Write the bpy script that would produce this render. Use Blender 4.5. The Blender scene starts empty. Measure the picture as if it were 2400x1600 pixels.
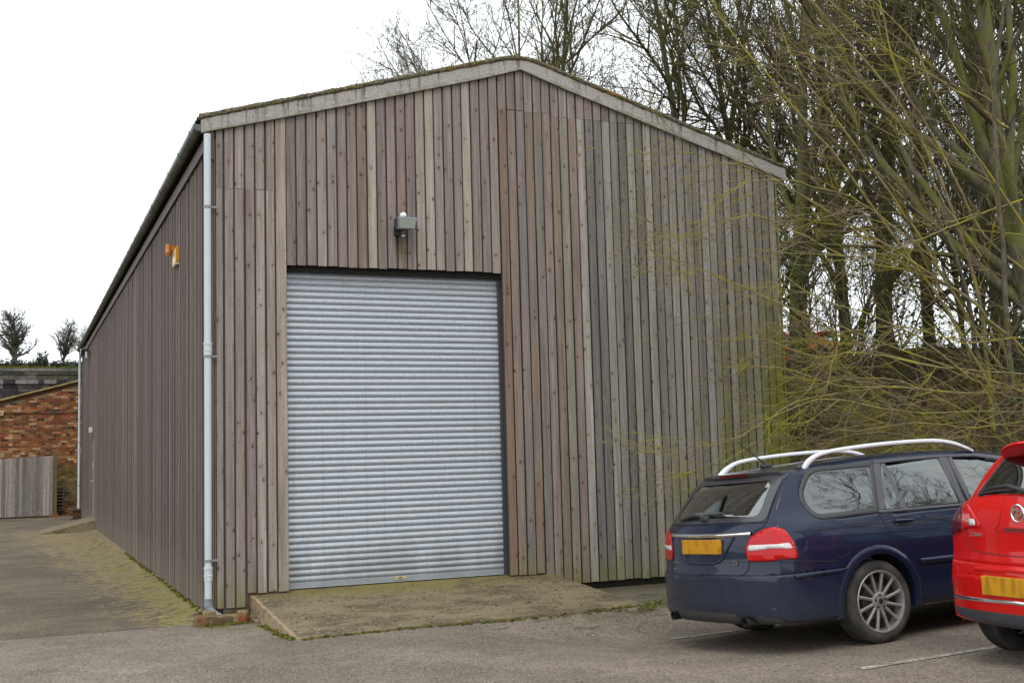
import bpy, bmesh, math, random
import numpy as np
from mathutils import Vector, Matrix
from mathutils.bvhtree import BVHTree

S = bpy.context.scene
COL = S.collection
rng = random.Random(7)

# ------------------------------------------------------------------ camera
def axes(yaw, pitch, roll):
    f = np.array([math.sin(yaw) * math.cos(pitch), math.cos(yaw) * math.cos(pitch), math.sin(pitch)])
    r0 = np.array([math.cos(yaw), -math.sin(yaw), 0.0])
    u0 = np.cross(r0, f)
    r = r0 * math.cos(roll) + u0 * math.sin(roll)
    u = -r0 * math.sin(roll) + u0 * math.cos(roll)
    return r, u, f
cam_data = bpy.data.cameras.new('camera')
cam = bpy.data.objects.new('camera', cam_data)
COL.objects.link(cam)
r_, u_, f_ = axes(0.403291411, 0.0968502213, -0.0272347805)
cam.matrix_world = Matrix([[r_[0], u_[0], -f_[0], -2.5067], [r_[1], u_[1], -f_[1], -11.6560],
                           [r_[2], u_[2], -f_[2], 1.51503], [0, 0, 0, 1]])
cam_data.sensor_width = 36.0
cam_data.lens = 2734.014 / 2400 * 36.0
cam_data.clip_start = 0.1
cam_data.clip_end = 900
S.camera = cam

# ------------------------------------------------------------------ world: bright even overcast
SUN_EL, SUN_ROT = math.radians(52), math.radians(200)
world = bpy.data.worlds.new('World')
S.world = world
world.use_nodes = True
wn = world.node_tree
wn.nodes.clear()
sky = wn.nodes.new('ShaderNodeTexSky')
sky.sky_type = 'NISHITA'
sky.sun_disc = False
sky.sun_elevation = SUN_EL
sky.sun_rotation = SUN_ROT
sky.dust_density = 6
cloud = wn.nodes.new('ShaderNodeMix'); cloud.data_type = 'RGBA'
cloud.inputs[0].default_value = 0.93
cloud.inputs[7].default_value = (16.4, 17.2, 17.7, 1)     # the cloud deck, same all round
wn.links.new(sky.outputs[0], cloud.inputs[6])
bg = wn.nodes.new('ShaderNodeBackground')
bg.inputs[1].default_value = 0.11
wn.links.new(cloud.outputs[2], bg.inputs[0])
wo = wn.nodes.new('ShaderNodeOutputWorld')
wn.links.new(bg.outputs[0], wo.inputs[0])

sd = bpy.data.lights.new('sun', 'SUN')
sd.energy = 1.1
sd.angle = math.radians(24)
sd.color = (1.0, 0.97, 0.92)
sun = bpy.data.objects.new('sun', sd)
COL.objects.link(sun)
sdir = Vector((-math.sin(math.radians(20)) * math.cos(SUN_EL), -math.cos(math.radians(20)) * math.cos(SUN_EL), math.sin(SUN_EL)))
sun.rotation_euler = sdir.to_track_quat('Z', 'Y').to_euler()

S.view_settings.view_transform = 'Standard'
S.view_settings.look = 'None'
S.view_settings.exposure = 0.0
S.view_settings.gamma = 1.0
S.view_settings.use_curve_mapping = False
S.cycles.max_bounces = 8
S.cycles.transparent_max_bounces = 12

# ------------------------------------------------------------------ helpers
W = {}          # object -> origin of its frame in the coordinates its meshes are written in

def sr(r, g, b, k=1.0):
    """sRGB 0-255 -> linear tuple, times k"""
    o = []
    for c in (r, g, b):
        c /= 255.0
        o.append((c / 12.92 if c <= 0.04045 else ((c + 0.055) / 1.055) ** 2.4) * k)
    return tuple(o)

def tag(o, label=None, cat=None, group=None, kind=None):
    if label: o['label'] = label
    if cat: o['category'] = cat
    if group: o['group'] = group
    if kind: o['kind'] = kind
    return o

def empty(name, loc, label=None, cat=None, group=None, rot=None, local=False):
    o = bpy.data.objects.new(name, None)
    o.empty_display_size = 0.2
    COL.objects.link(o)
    o.location = loc
    if rot is not None: o.rotation_euler = rot
    W[o] = Vector((0, 0, 0)) if local else Vector(loc)
    return tag(o, label, cat, group)

class MB:
    """collects boxes, tubes and sheets for one mesh"""
    def __init__(s): s.v = []; s.f = []; s.t = []; s.r = []; s.cur = (0.5, 0.5, 0.5); s.rn = 0.0; s.mi = []; s.m = 0
    def col(s, c, r=None):
        s.cur = tuple(c)[:3]
        s.rn = rng.random() if r is None else r
        return s
    def add(s, vs, fs):
        b = len(s.v)
        s.v.extend([tuple(p) for p in vs])
        s.f.extend([tuple(i + b for i in f) for f in fs])
        s.mi.extend([s.m] * len(fs))
        s.t.extend([s.cur] * len(vs)); s.r.extend([s.rn] * len(vs))
        return s
    def box(s, x0, x1, y0, y1, z0, z1):
        v = [(x0, y0, z0), (x1, y0, z0), (x1, y1, z0), (x0, y1, z0), (x0, y0, z1), (x1, y0, z1), (x1, y1, z1), (x0, y1, z1)]
        return s.add(v, [(0, 3, 2, 1), (4, 5, 6, 7), (0, 1, 5, 4), (1, 2, 6, 5), (2, 3, 7, 6), (3, 0, 4, 7)])
    def hexa(s, p):   # 8 points: bottom ring 0-3 (ccw from above), top ring 4-7
        return s.add(p, [(0, 3, 2, 1), (4, 5, 6, 7), (0, 1, 5, 4), (1, 2, 6, 5), (2, 3, 7, 6), (3, 0, 4, 7)])
    def tube(s, pts, rad, n=8, cap=True):
        pts = [Vector(p) for p in pts]
        rads = rad if isinstance(rad, (list, tuple)) else [rad] * len(pts)
        vs = []; fs = []
        up = None
        for i, p in enumerate(pts):
            a = pts[max(i - 1, 0)]; b = pts[min(i + 1, len(pts) - 1)]
            d = (b - a).normalized()
            if up is None:
                up = Vector((0, 0, 1)) if abs(d.z) < 0.9 else Vector((1, 0, 0))
            x = d.cross(up).normalized(); y = x.cross(d).normalized(); up = y
            for k in range(n):
                t = 2 * math.pi * k / n
                vs.append(p + (x * math.cos(t) + y * math.sin(t)) * rads[i])
        for i in range(len(pts) - 1):
            for k in range(n):
                a = i * n + k; b = i * n + (k + 1) % n
                fs.append((a, b, b + n, a + n))
        if cap:
            fs.append(tuple(range(n))); fs.append(tuple(reversed(range(len(vs) - n, len(vs)))))
        return s.add(vs, fs)
    def lathe(s, prof, org=(0, 0, 0), n=24, ax='z', closed=False):
        """prof: list of (radius, height)"""
        vs = []; fs = []
        for (r, h) in prof:
            for k in range(n):
                t = 2 * math.pi * k / n
                c, q = r * math.cos(t), r * math.sin(t)
                p = (c, q, h) if ax == 'z' else ((h, c, q) if ax == 'x' else (q, h, c))
                vs.append((p[0] + org[0], p[1] + org[1], p[2] + org[2]))
        for i in range(len(prof) - 1):
            for k in range(n):
                a = i * n + k; b = i * n + (k + 1) % n
                fs.append((a, b, b + n, a + n))
        if not closed:
            fs.append(tuple(reversed(range(n)))); fs.append(tuple(range(len(vs) - n, len(vs))))
        return s.add(vs, fs)
    def prism(s, outline, y0, y1, ax='y'):
        """outline of (a,b) pairs; ax names the extrusion axis"""
        n = len(outline); vs = []
        for yy in (y0, y1):
            for a, b in outline:
                vs.append({'y': (a, yy, b), 'x': (yy, a, b), 'z': (a, b, yy)}[ax])
        fs = [tuple(range(n)), tuple(reversed(range(n, 2 * n)))]
        for i in range(n):
            j = (i + 1) % n
            fs.append((i, i + n, j + n, j))
        return s.add(vs, fs)
    def build(s, name, mats, parent=None, smooth=False, angle=None, org=None, fixn=True):
        V = np.array(s.v, dtype=float).reshape(-1, 3)
        if org is None:
            lo, hi = V.min(0), V.max(0)
            org = ((lo[0] + hi[0]) / 2, (lo[1] + hi[1]) / 2, lo[2])
        org = Vector(org)
        me = bpy.data.meshes.new(name)
        me.from_pydata([(a - org.x, b - org.y, c - org.z) for a, b, c in V.tolist()], [], s.f)
        mats = mats if isinstance(mats, (list, tuple)) else [mats]
        for m in mats: me.materials.append(m)
        if len(mats) > 1:
            me.polygons.foreach_set('material_index', s.mi)
        if fixn:
            bm = bmesh.new(); bm.from_mesh(me)
            bmesh.ops.recalc_face_normals(bm, faces=bm.faces); bm.to_mesh(me); bm.free()
        a = me.attributes.new('tint', 'FLOAT_COLOR', 'POINT')
        a.data.foreach_set('color', [c for t in s.t for c in (t[0], t[1], t[2], 1.0)])
        a = me.attributes.new('rnd', 'FLOAT', 'POINT')
        a.data.foreach_set('value', s.r)
        if smooth or angle:
            me.polygons.foreach_set('use_smooth', [True] * len(me.polygons))
            if angle: me.set_sharp_from_angle(angle=math.radians(angle))
        me.update()
        o = bpy.data.objects.new(name, me)
        COL.objects.link(o)
        place(o, org, parent)
        return o

def place(o, org, parent):
    W[o] = Vector(org)
    if parent is not None:
        o.parent = parent
        o.location = Vector(org) - W[parent]
    else:
        o.location = org

def bevel(o, w=0.004, seg=2, ang=35):
    m = o.modifiers.new('bevel', 'BEVEL'); m.width = w; m.segments = seg
    m.limit_method = 'ANGLE'; m.angle_limit = math.radians(ang)
    return o

def copy_tree(o, parent=None):
    c = o.copy(); COL.objects.link(c)
    if parent is not None:
        c.parent = parent
    for ch in list(o.children):
        copy_tree(ch, c)
    return c

def smst(a, b, x):
    t = min(1.0, max(0.0, (x - a) / (b - a)))
    return t * t * (3 - 2 * t)

# ------------------------------------------------------------------ materials
class NT:
    def __init__(s, name, rough=0.8, metal=0.0, spec=0.5):
        s.m = bpy.data.materials.new(name); s.m.use_nodes = True
        s.t = s.m.node_tree; s.t.nodes.clear()
        s.o = s.t.nodes.new('ShaderNodeOutputMaterial')
        s.b = s.t.nodes.new('ShaderNodeBsdfPrincipled')
        s.t.links.new(s.b.outputs[0], s.o.inputs[0])
        s.b.inputs['Roughness'].default_value = rough
        s.b.inputs['Metallic'].default_value = metal
        s.b.inputs['Specular IOR Level'].default_value = spec
    def put(s, sock, v):
        if hasattr(v, 'is_output') or hasattr(v, 'links'):
            s.t.links.new(v, sock)
        elif isinstance(v, (tuple, list)) and len(v) == 3 and sock.type == 'RGBA':
            sock.default_value = (v[0], v[1], v[2], 1)
        else:
            sock.default_value = v
    def n(s, typ, ins=(), out=0, **kw):
        nd = s.t.nodes.new('ShaderNode' + typ)
        for k, v in kw.items(): setattr(nd, k, v)
        for k, v in (ins.items() if isinstance(ins, dict) else enumerate(ins)):
            if v is None: continue
            s.put(nd.inputs[k], v)
        s.last = nd
        return nd.outputs[out]
    def math(s, op, a, b=0.0, c=0.0, clamp=False): return s.n('Math', (a, b, c), operation=op, use_clamp=clamp)
    def mix(s, f, a, b, mode='MIX'):
        nd = s.t.nodes.new('ShaderNodeMix'); nd.data_type = 'RGBA'; nd.blend_type = mode
        s.put(nd.inputs[0], f); s.put(nd.inputs[6], a); s.put(nd.inputs[7], b)
        return nd.outputs[2]
    def step(s, x, a, b):      # smoothstep a->b gives 0->1
        return s.n('MapRange', {0: x, 1: a, 2: b, 3: 0.0, 4: 1.0}, interpolation_type='SMOOTHSTEP')
    def pos(s): return s.n('NewGeometry')
    def obj(s): return s.n('TexCoord', out=3)
    def attr(s, name, out=0): return s.n('Attribute', attribute_name=name, out=out)
    def scale(s, v, xyz): return s.n('VectorMath', (v, xyz), operation='MULTIPLY')
    def vadd(s, a, b): return s.n('VectorMath', (a, b), operation='ADD')
    def xyz(s, v):
        nd = s.t.nodes.new('ShaderNodeSeparateXYZ'); s.put(nd.inputs[0], v)
        return nd.outputs
    def noise(s, v, sc, det=4, rough=0.55, dist=0.0): return s.n('TexNoise', {'Vector': v, 'Scale': sc, 'Detail': det, 'Roughness': rough, 'Distortion': dist})
    def vor2(s, v, sc, out=0): return s.n('TexVoronoi', {'Vector': v, 'Scale': sc}, out=out, voronoi_dimensions='2D')
    def vor(s, v, sc, out=0, rand=1.0, feature='F1'): return s.n('TexVoronoi', {'Vector': v, 'Scale': sc, 'Randomness': rand}, out=out, feature=feature)
    def bump(s, h, strength=0.3, dist=0.01):
        s.put(s.b.inputs['Normal'], s.n('Bump', {'Height': h, 'Strength': strength, 'Distance': dist}))
    def base(s, c): s.put(s.b.inputs['Base Color'], c); return s
    def rough(s, c): s.put(s.b.inputs['Roughness'], c); return s

def plain(name, c, rough=0.6, metal=0.0, spec=0.5, var=0.15, sc=12, bump=0.0, coat=0.0):
    t = NT(name, rough, metal, spec)
    p = t.obj()
    n = t.noise(p, sc, 5, 0.6)
    k = t.n('MapRange', {0: n, 1: 0.3, 2: 0.7, 3: 1 - var, 4: 1 + var})
    t.base(t.n('VectorMath', (c, k), operation='MULTIPLY'))
    if bump: t.bump(t.noise(p, sc * 4, 3), bump, 0.003)
    if coat: t.b.inputs['Coat Weight'].default_value = coat; t.b.inputs['Coat Roughness'].default_value = 0.03
    return t.m

WK = 0.69      # photographed wood colour -> albedo
def wood_mat(name, green=True, grainy=1.0):
    t = NT(name, 0.82, 0.0, 0.25)
    P = t.pos()
    rnd = t.attr('rnd', 2)
    off = t.n('CombineXYZ', (t.math('MULTIPLY', rnd, 31.0), t.math('MULTIPLY', rnd, 17.0), t.math('MULTIPLY', rnd, 53.0)))
    Q = t.vadd(P, off)
    tint = t.attr('tint')
    g1 = t.noise(t.scale(Q, (55, 55, 1.6)), 1.0, 5, 0.6, 0.6)
    g2 = t.noise(t.scale(Q, (170, 170, 5.0)), 1.0, 3, 0.6)
    g3 = t.noise(t.scale(Q, (7, 7, 0.9)), 1.0, 4, 0.6)
    c = t.n('VectorMath', (tint, t.n('MapRange', {0: g1, 1: 0.25, 2: 0.75, 3: 1 - 0.30 * grainy, 4: 1 + 0.27 * grainy})), operation='MULTIPLY')
    c = t.n('VectorMath', (c, t.n('MapRange', {0: g2, 1: 0.3, 2: 0.7, 3: 0.86, 4: 1.12})), operation='MULTIPLY')
    g0 = t.noise(t.scale(Q, (24, 24, 0.55)), 1.0, 4, 0.65, 0.8)
    c = t.n('VectorMath', (c, t.n('MapRange', {0: g0, 1: 0.28, 2: 0.72, 3: 1 - .26 * grainy, 4: 1 + .24 * grainy})), operation='MULTIPLY')
    gl = t.noise(t.scale(Q, (3, 3, 0.45)), 1.0, 5, 0.7)
    c = t.n('VectorMath', (c, t.n('MapRange', {0: gl, 1: 0.3, 2: 0.7, 3: 0.84, 4: 1.14})), operation='MULTIPLY')
    # brown unweathered patches against silver grey
    c = t.mix(t.math('MULTIPLY', t.step(g3, 0.52, 0.72), 0.45), c, t.mix(1.0, c, (1.10, 0.93, 0.78), 'MULTIPLY'))
    c = t.mix(t.math('MULTIPLY', t.step(g3, 0.46, 0.30), 0.5), c, t.mix(1.0, c, (0.86, 0.90, 0.97), 'MULTIPLY'))
    # knots: a dark core in a ring of swirled grain
    XQ = t.xyz(P)
    Qk = t.vadd(t.n('CombineXYZ', (t.math('ADD', XQ[0], XQ[1]), t.math('MULTIPLY', XQ[2], .62), 0.0)), off)
    kd = t.vor2(Qk, 6.4)
    kr = t.vor2(Qk, 6.4, out=1)
    kon = t.step(t.xyz(kr)[0], 0.22, 0.28)
    core = t.math('MULTIPLY', t.step(kd, t.n('MapRange', {0: t.xyz(kr)[1], 1: 0, 2: 1, 3: .055, 4: .11}), 0.03), kon)
    ring = t.math('MULTIPLY', t.step(kd, 0.26, 0.08), kon)
    c = t.mix(t.math('MULTIPLY', ring, 0.38), c, t.mix(1.0, c, (0.80, 0.70, 0.62), 'MULTIPLY'))
    c = t.mix(t.math('MULTIPLY', core, 0.85), c, (0.035, 0.022, 0.016))
    # small pinholes and nails
    k2 = t.vor2(t.vadd(Qk, (3.3, 1.7, 0.4)), 11.0)
    c = t.mix(t.math('MULTIPLY', t.step(k2, 0.070, 0.040), 0.6), c, (0.045, 0.03, 0.024))
    # end cracks: thin long dark checks
    ck = t.noise(t.scale(Q, (38, 38, 0.35)), 1.0, 2, 0.5, 0.3)
    c = t.mix(t.math('MULTIPLY', t.step(ck, 0.30, 0.25), 0.45), c, (0.05, 0.038, 0.03))
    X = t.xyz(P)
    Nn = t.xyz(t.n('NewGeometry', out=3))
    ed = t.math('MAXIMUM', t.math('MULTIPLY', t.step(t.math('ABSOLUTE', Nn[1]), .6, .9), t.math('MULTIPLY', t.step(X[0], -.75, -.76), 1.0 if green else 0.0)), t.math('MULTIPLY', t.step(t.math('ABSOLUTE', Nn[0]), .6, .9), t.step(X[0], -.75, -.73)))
    c = t.mix(t.math('MULTIPLY', ed, .60), c, (0.050, 0.038, 0.030))     # board edges darkened in the colour to stand for shade in the joints
    if green:
        n = t.noise(t.scale(P, (5, 5, 0.9)), 1.0, 4, 0.6)
        # algae climbing the damp right-hand end and the feet of the boards
        h = t.math('SUBTRACT', t.n('MapRange', {0: X[0], 1: 2.8, 2: 6.1, 3: -0.7, 4: 2.3}), t.math('MULTIPLY', X[2], 0.52))
        f1 = t.step(t.math('ADD', h, t.math('MULTIPLY', t.math('SUBTRACT', n, 0.5), 2.4)), 0.0, 1.05)
        f2 = t.step(t.math('ADD', t.math('MULTIPLY', X[2], -2.6), t.math('MULTIPLY', t.math('SUBTRACT', n, 0.5), 2.0)), -1.35, -0.1)
        side = t.step(X[0], -0.74, -0.72)
        alg = t.math('MULTIPLY', t.math('MAXIMUM', t.math('MULTIPLY', f1, 0.95), t.math('MULTIPLY', f2, 0.6)), side)
        per = t.n('MapRange', {0: rnd, 1: 0.0, 2: 1.0, 3: 0.45, 4: 1.15})
        alg = t.math('MULTIPLY', alg, per, clamp=True)
        c = t.mix(alg, c, t.mix(n, (0.100, 0.110, 0.016), (0.165, 0.158, 0.026)))
        # pale splash-back band at the foot of the side wall
        f3 = t.math('MULTIPLY', t.step(t.math('ADD', X[2], t.math('MULTIPLY', n, 0.5)), 0.95, 0.35), t.math('SUBTRACT', 1.0, side))
        c = t.mix(t.math('MULTIPLY', f3, 0.40), c, (0.17, 0.145, 0.105))
        # green run under the lamp
        lx = t.math('ABSOLUTE', t.math('SUBTRACT', X[0], 1.20))
        run = t.math('MULTIPLY', t.step(lx, 0.075, 0.02), t.math('MULTIPLY', t.step(X[2], 3.50, 3.72), t.step(X[2], 3.84, 3.80)))
        c = t.mix(t.math('MULTIPLY', run, t.math('MULTIPLY', n, 1.1), clamp=True), c, (0.075, 0.065, 0.012))
    t.base(c)
    t.bump(t.math('ADD', t.math('MULTIPLY', g1, 0.6), t.math('MULTIPLY', g2, 0.5)), 0.5, 0.003)
    return t.m

M = {}
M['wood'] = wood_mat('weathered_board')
M['oldwood'] = wood_mat('weathered_gate_board', green=False)
M['gap'] = plain('backing_board', sr(98, 78, 62, WK), 0.9, var=0.25, sc=6)  # dark brown wood of the backing behind the cladding
M['dark'] = plain('dark_void', (0.012, 0.012, 0.011), 0.9)

def tinted(name, rough=0.85, var=0.25, sc=30, bump=0.4, spec=0.3, metal=0.0, bd=0.004):
    t = NT(name, rough, metal, spec)
    P = t.pos()
    n = t.noise(P, sc, 5, 0.6); n2 = t.noise(P, sc / 6, 3, 0.6)
    c = t.n('VectorMath', (t.attr('tint'), t.n('MapRange', {0: n, 1: 0.3, 2: 0.7, 3: 1 - var, 4: 1 + var})), operation='MULTIPLY')
    c = t.n('VectorMath', (c, t.n('MapRange', {0: n2, 1: 0.3, 2: 0.7, 3: 1 - var * 0.6, 4: 1 + var * 0.6})), operation='MULTIPLY')
    t.base(c)
    if bump: t.bump(n, bump, bd)
    return t.m
M['brick'] = tinted('old_brick', 0.9, 0.35, 22, 0.5)
M['stone'] = tinted('old_stone', 0.92, 0.35, 9, 0.6, bd=0.02)
M['matte'] = tinted('painted_matte', 0.6, 0.08, 25, 0.1)
M['plastic'] = tinted('weathered_plastic', 0.38, 0.06, 8, 0.05, 0.5)
# ------------------------------------------------------------------ terrain
def zg(x, y):
    w = smst(0.6, 2.8, x) * smst(-1.0, -2.5, y) if False else smst(0.6, 2.8, x) * (1 - smst(-2.5, -1.0, y))
    yy = max(y, -6.6); xx = min(x, 8.0)
    z = w * (-0.101 + 0.0367 * (xx - 2.608) - 0.06 * (yy + 3.478))
    z += 0.075 * math.exp(-max(0, -.76 - x) / .30) * smst(0.05, .5, y) * (1 - smst(-.5, -.3, x)) if y > 0 and x < -.2 else 0
    z += -0.02 * smst(20, 28, y) + 0.03 * smst(-1.2, -0.4, y) * smst(2.6, 3.4, x) * (1 - smst(0.0, 1.0, y))
    return z
def foot(y):      # where the bank starts
    return 8.1 - 1.75 * smst(-1.2, 0.6, y)
def zbank(x, y):
    t = x - foot(y)
    h = 3.1 * smst(-0.2, 5.0, t) * (0.9 + 0.1 * math.sin(x * 0.9 + y * 0.7)) + 0.02 * max(0, t - 5)
    h += 0.10 * math.sin(x * 2.3 + 1.1 * y) * math.sin(y * 1.7 - x) * smst(0, 1.5, t)
    return h + (-0.12 if t < 0 else -0.12 * (1 - smst(0, 0.6, t)))

def sheet(name, xs, ys, fz, mat, kind='structure', smooth=True):
    V = [(x, y, fz(x, y)) for y in ys for x in xs]
    nx = len(xs)
    F = [(j * nx + i, j * nx + i + 1, (j + 1) * nx + i + 1, (j + 1) * nx + i) for j in range(len(ys) - 1) for i in range(nx - 1)]
    me = bpy.data.meshes.new(name); me.from_pydata(V, [], F); me.materials.append(mat)
    me.polygons.foreach_set('use_smooth', [smooth] * len(F))
    o = bpy.data.objects.new(name, me); COL.objects.link(o)
    W[o] = Vector((0, 0, 0))
    tag(o, kind=kind)
    return o
def rangef(segs):
    o = []
    for a, b, st in segs:
        n = max(1, round((b - a) / st)); o += [a + (b - a) * i / n for i in range(n)]
    return o + [segs[-1][1]]

# tarmac
t = NT('tarmac', 0.88, 0, 0.35)
P = t.pos(); X = t.xyz(P)
n1 = t.noise(P, 0.7, 5, 0.6); n2 = t.noise(P, 5.0, 5, 0.6); n3 = t.noise(P, 140.0, 3, 0.7)
nst = t.noise(t.scale(P, (1.0, 1.9, 1)), 3.6, 8, 0.74, 0.6)
grit = t.vor(P, 75.0); gcol = t.vor(P, 75.0, out=1); gx = t.xyz(gcol)
new = t.mix(t.step(n1, 0.35, 0.65), sr(124, 113, 101, .62), sr(145, 132, 118, .66))
old = t.mix(t.step(n1, 0.35, 0.65), sr(100, 88, 70, .52), sr(124, 110, 88, .58))
oldm = t.math('MULTIPLY', t.step(t.math('ADD', X[1], t.math('MULTIPLY', t.math('SUBTRACT', n2, .5), 0.10)), -0.14, -0.10), t.step(X[0], -0.60, -0.75))
c = t.mix(oldm, new, old)
# wheel-worn paler sweep and darker damp drift
sweep = t.noise(t.scale(P, (0.28, 0.9, 1)), 1.0, 3, 0.5)
c = t.mix(t.math('MULTIPLY', t.step(sweep, 0.50, 0.66), 0.35), c, t.mix(1.0, c, (1.22, 1.2, 1.17), 'MULTIPLY'))
c = t.mix(t.math('MULTIPLY', t.step(n2, 0.54, 0.36), 0.45), c, t.mix(1.0, c, (0.74, 0.74, 0.74), 'MULTIPLY'))
# aggregate: single stones, pale and dark
gs = t.n('MapRange', {0: gx[0], 1: 0.0, 2: 1.0, 3: 0.62, 4: 1.42})
c = t.n('VectorMath', (c, gs), operation='MULTIPLY')
c = t.mix(t.math('MULTIPLY', t.step(gx[1], 0.93, 0.95), t.step(grit, 0.5, 0.25)), c, sr(205, 190, 168, .6))
c = t.mix(t.math('MULTIPLY', t.step(gx[1], 0.07, 0.05), 0.7), c, (0.02, 0.018, 0.016))
# old concrete margin along the building, right of the ramp
kerb = t.math('ADD', X[1], t.math('MULTIPLY', t.math('SUBTRACT', X[0], 2.2), -0.074))
conc = t.math('MULTIPLY', t.step(kerb, -1.36, -1.345), t.step(X[0], 1.9, 2.0))
c = t.mix(conc, c, t.mix(n2, sr(112, 104, 88, .50), sr(146, 138, 118, .50)))
edge = t.math('MULTIPLY', t.math('MULTIPLY', t.step(kerb, -1.385, -1.375), t.step(kerb, -1.335, -1.345)), t.step(X[0], 1.95, 2.1))
c = t.mix(t.math('MULTIPLY', edge, 0.8), c, sr(170, 160, 138, .50))
# moss and grit along that margin
mm = t.math('MULTIPLY', t.math('MULTIPLY', t.step(kerb, -1.75, -1.35), t.step(kerb, -0.75, -1.1)), t.step(X[0], 1.9, 2.9))
c = t.mix(t.math('MULTIPLY', t.math('MULTIPLY', mm, t.step(nst, 0.44, 0.56)), 0.75), c, t.mix(n3, (0.035, 0.038, 0.008), (0.10, 0.095, 0.02)))
lit = t.math('MULTIPLY', t.step(X[1], -0.62, -0.15), t.step(X[0], 2.8, 3.2))
c = t.mix(t.math('MULTIPLY', lit, 0.75), c, t.mix(n3, (0.022, 0.015, 0.009), (0.10, 0.075, 0.045)))
# left yard: straw coloured silt and moss washed against the wall
dist = t.math('SUBTRACT', -0.763, X[0])
wid = t.n('MapRange', {0: X[1], 1: -0.2, 2: 17.5, 3: 0.80, 4: 2.7})
sm = t.step(t.math('ADD', t.math('DIVIDE', dist, wid), t.math('MULTIPLY', t.math('SUBTRACT', nst, 0.5), 3.6)), 1.02, 0.66)
yard = t.math('MULTIPLY', t.math('MULTIPLY', oldm, t.step(X[1], 19.5, 18.0)), t.step(dist, -0.02, 0.02))
nf_ = t.noise(t.scale(P, (0.55, 1.7, 1)), 8.0, 6, 0.7, 0.5)
sm = t.step(t.math('ADD', t.math('SUBTRACT', 1.0, t.math('DIVIDE', dist, wid)), t.math('ADD', t.math('MULTIPLY', t.math('SUBTRACT', nst, .5), 2.2), t.math('MULTIPLY', t.math('SUBTRACT', nf_, .5), 2.6))), 0.36, 0.54)
sm = t.math('MULTIPLY', t.math('MULTIPLY', sm, yard), t.n('MapRange', {0: t.noise(t.scale(P, (1, 1.6, 1)), 24.0, 4, .7), 1: .42, 2: .54, 3: .30, 4: 1.0}))
straw = t.mix(t.noise(P, 26.0, 3), sr(128, 110, 66, .56), sr(202, 180, 122, .66))
c = t.mix(t.math('MULTIPLY', t.math('MULTIPLY', t.step(nst, .52, .40), t.step(dist, 2.2, 1.0)), t.math('MULTIPLY', yard, .45)), c, sr(66, 60, 42, .5))
c = t.mix(t.math('MULTIPLY', sm, 0.85), c, straw)
bro = t.math('MULTIPLY', t.math('MULTIPLY', t.step(dist, 1.0, 0.3), t.step(t.noise(t.scale(P, (1.2, 2.4, 1)), 4.5, 6, .7), 0.50, 0.58)), yard)
c = t.mix(t.math('MULTIPLY', bro, 0.85), c, sr(78, 58, 36, .5))
gr = t.math('MULTIPLY', t.math('MULTIPLY', t.step(dist, 0.70, 0.12), t.step(t.noise(P, 3.1, 6, .7), 0.46, 0.56)), t.math('MULTIPLY', yard, t.step(X[1], 12.0, 4.0)))
c = t.mix(t.math('MULTIPLY', gr, 0.85), c, t.mix(n3, (0.075, 0.085, 0.010), (0.205, 0.195, 0.022)))
# thin old joints across the yard
for yy in (2.35, 5.6):
    j = t.math('ABSOLUTE', t.math('SUBTRACT', t.math('ADD', X[1], t.math('MULTIPLY', X[0], 0.03)), yy))
    c = t.mix(t.math('MULTIPLY', t.math('MULTIPLY', t.step(j, 0.022, 0.010), oldm), 0.6), c, (0.02, 0.018, 0.014) if yy < 3 else sr(150, 140, 120, .5))
jo = t.math('ABSOLUTE', t.math('ADD', X[1], t.math('ADD', 0.125, t.math('MULTIPLY', t.math('SUBTRACT', n2, .5), 0.10))))
c = t.mix(t.math('MULTIPLY', t.math('MULTIPLY', t.step(jo, 0.02, 0.005), t.step(X[0], -0.95, -1.0)), 0.65), c, (0.02, 0.017, 0.012))
# moss creeping from the brick kerb and ramp cheek
dx = t.n('VectorMath', (t.scale(P, (1, 1, 0)), (-0.55, -0.42, 0)), operation='DISTANCE', out=1)
mk = t.math('MULTIPLY', t.step(dx, 0.55, 0.12), t.step(nst, 0.46, 0.58))
c = t.mix(t.math('MULTIPLY', mk, 0.8), c, t.mix(n3, (0.04, 0.045, 0.01), (0.13, 0.115, 0.03)))
t.base(c)
t.bump(t.math('ADD', t.math('MULTIPLY', n3, 0.4), t.math('MULTIPLY', grit, -1.0)), 0.55, 0.006)
M['tarmac'] = t.m
xs = rangef([(-40, -8, 4), (-8, -2, 1), (-2, -1.3, .1), (-1.3, -.7, .05), (-.7, 9, 0.25)]); ys = rangef([(-60, -14, 4), (-14, 0, 0.25), (0, .6, .1), (0.6, 33.6, 1.0)])
sheet('tarmac', xs, ys, zg, M['tarmac'])

t = NT('rough_grass', 0.95); P = t.pos()
t.base(t.mix(t.noise(P, 0.6, 5), (0.05, 0.06, 0.015), (0.09, 0.085, 0.03))); t.bump(t.noise(P, 6), 0.5, 0.05)
M['grass'] = t.m
sheet('ground', rangef([(-400, -40, 60), (-40, 40, 20), (40, 400, 60)]), rangef([(-400, -60, 60), (-60, 40, 20), (40, 500, 60)]), lambda x, y: -0.6, M['grass'])
def zhill(x, y):
    return 4.55 + 0.0865 * max(0, y - 34) + 0.15 * math.sin(x * 0.1) * smst(40, 60, y)
sheet('hillside', rangef([(-160, 60, 10)]), rangef([(33.9, 60, 4), (60, 260, 12)]), zhill, M['grass'])

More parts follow.
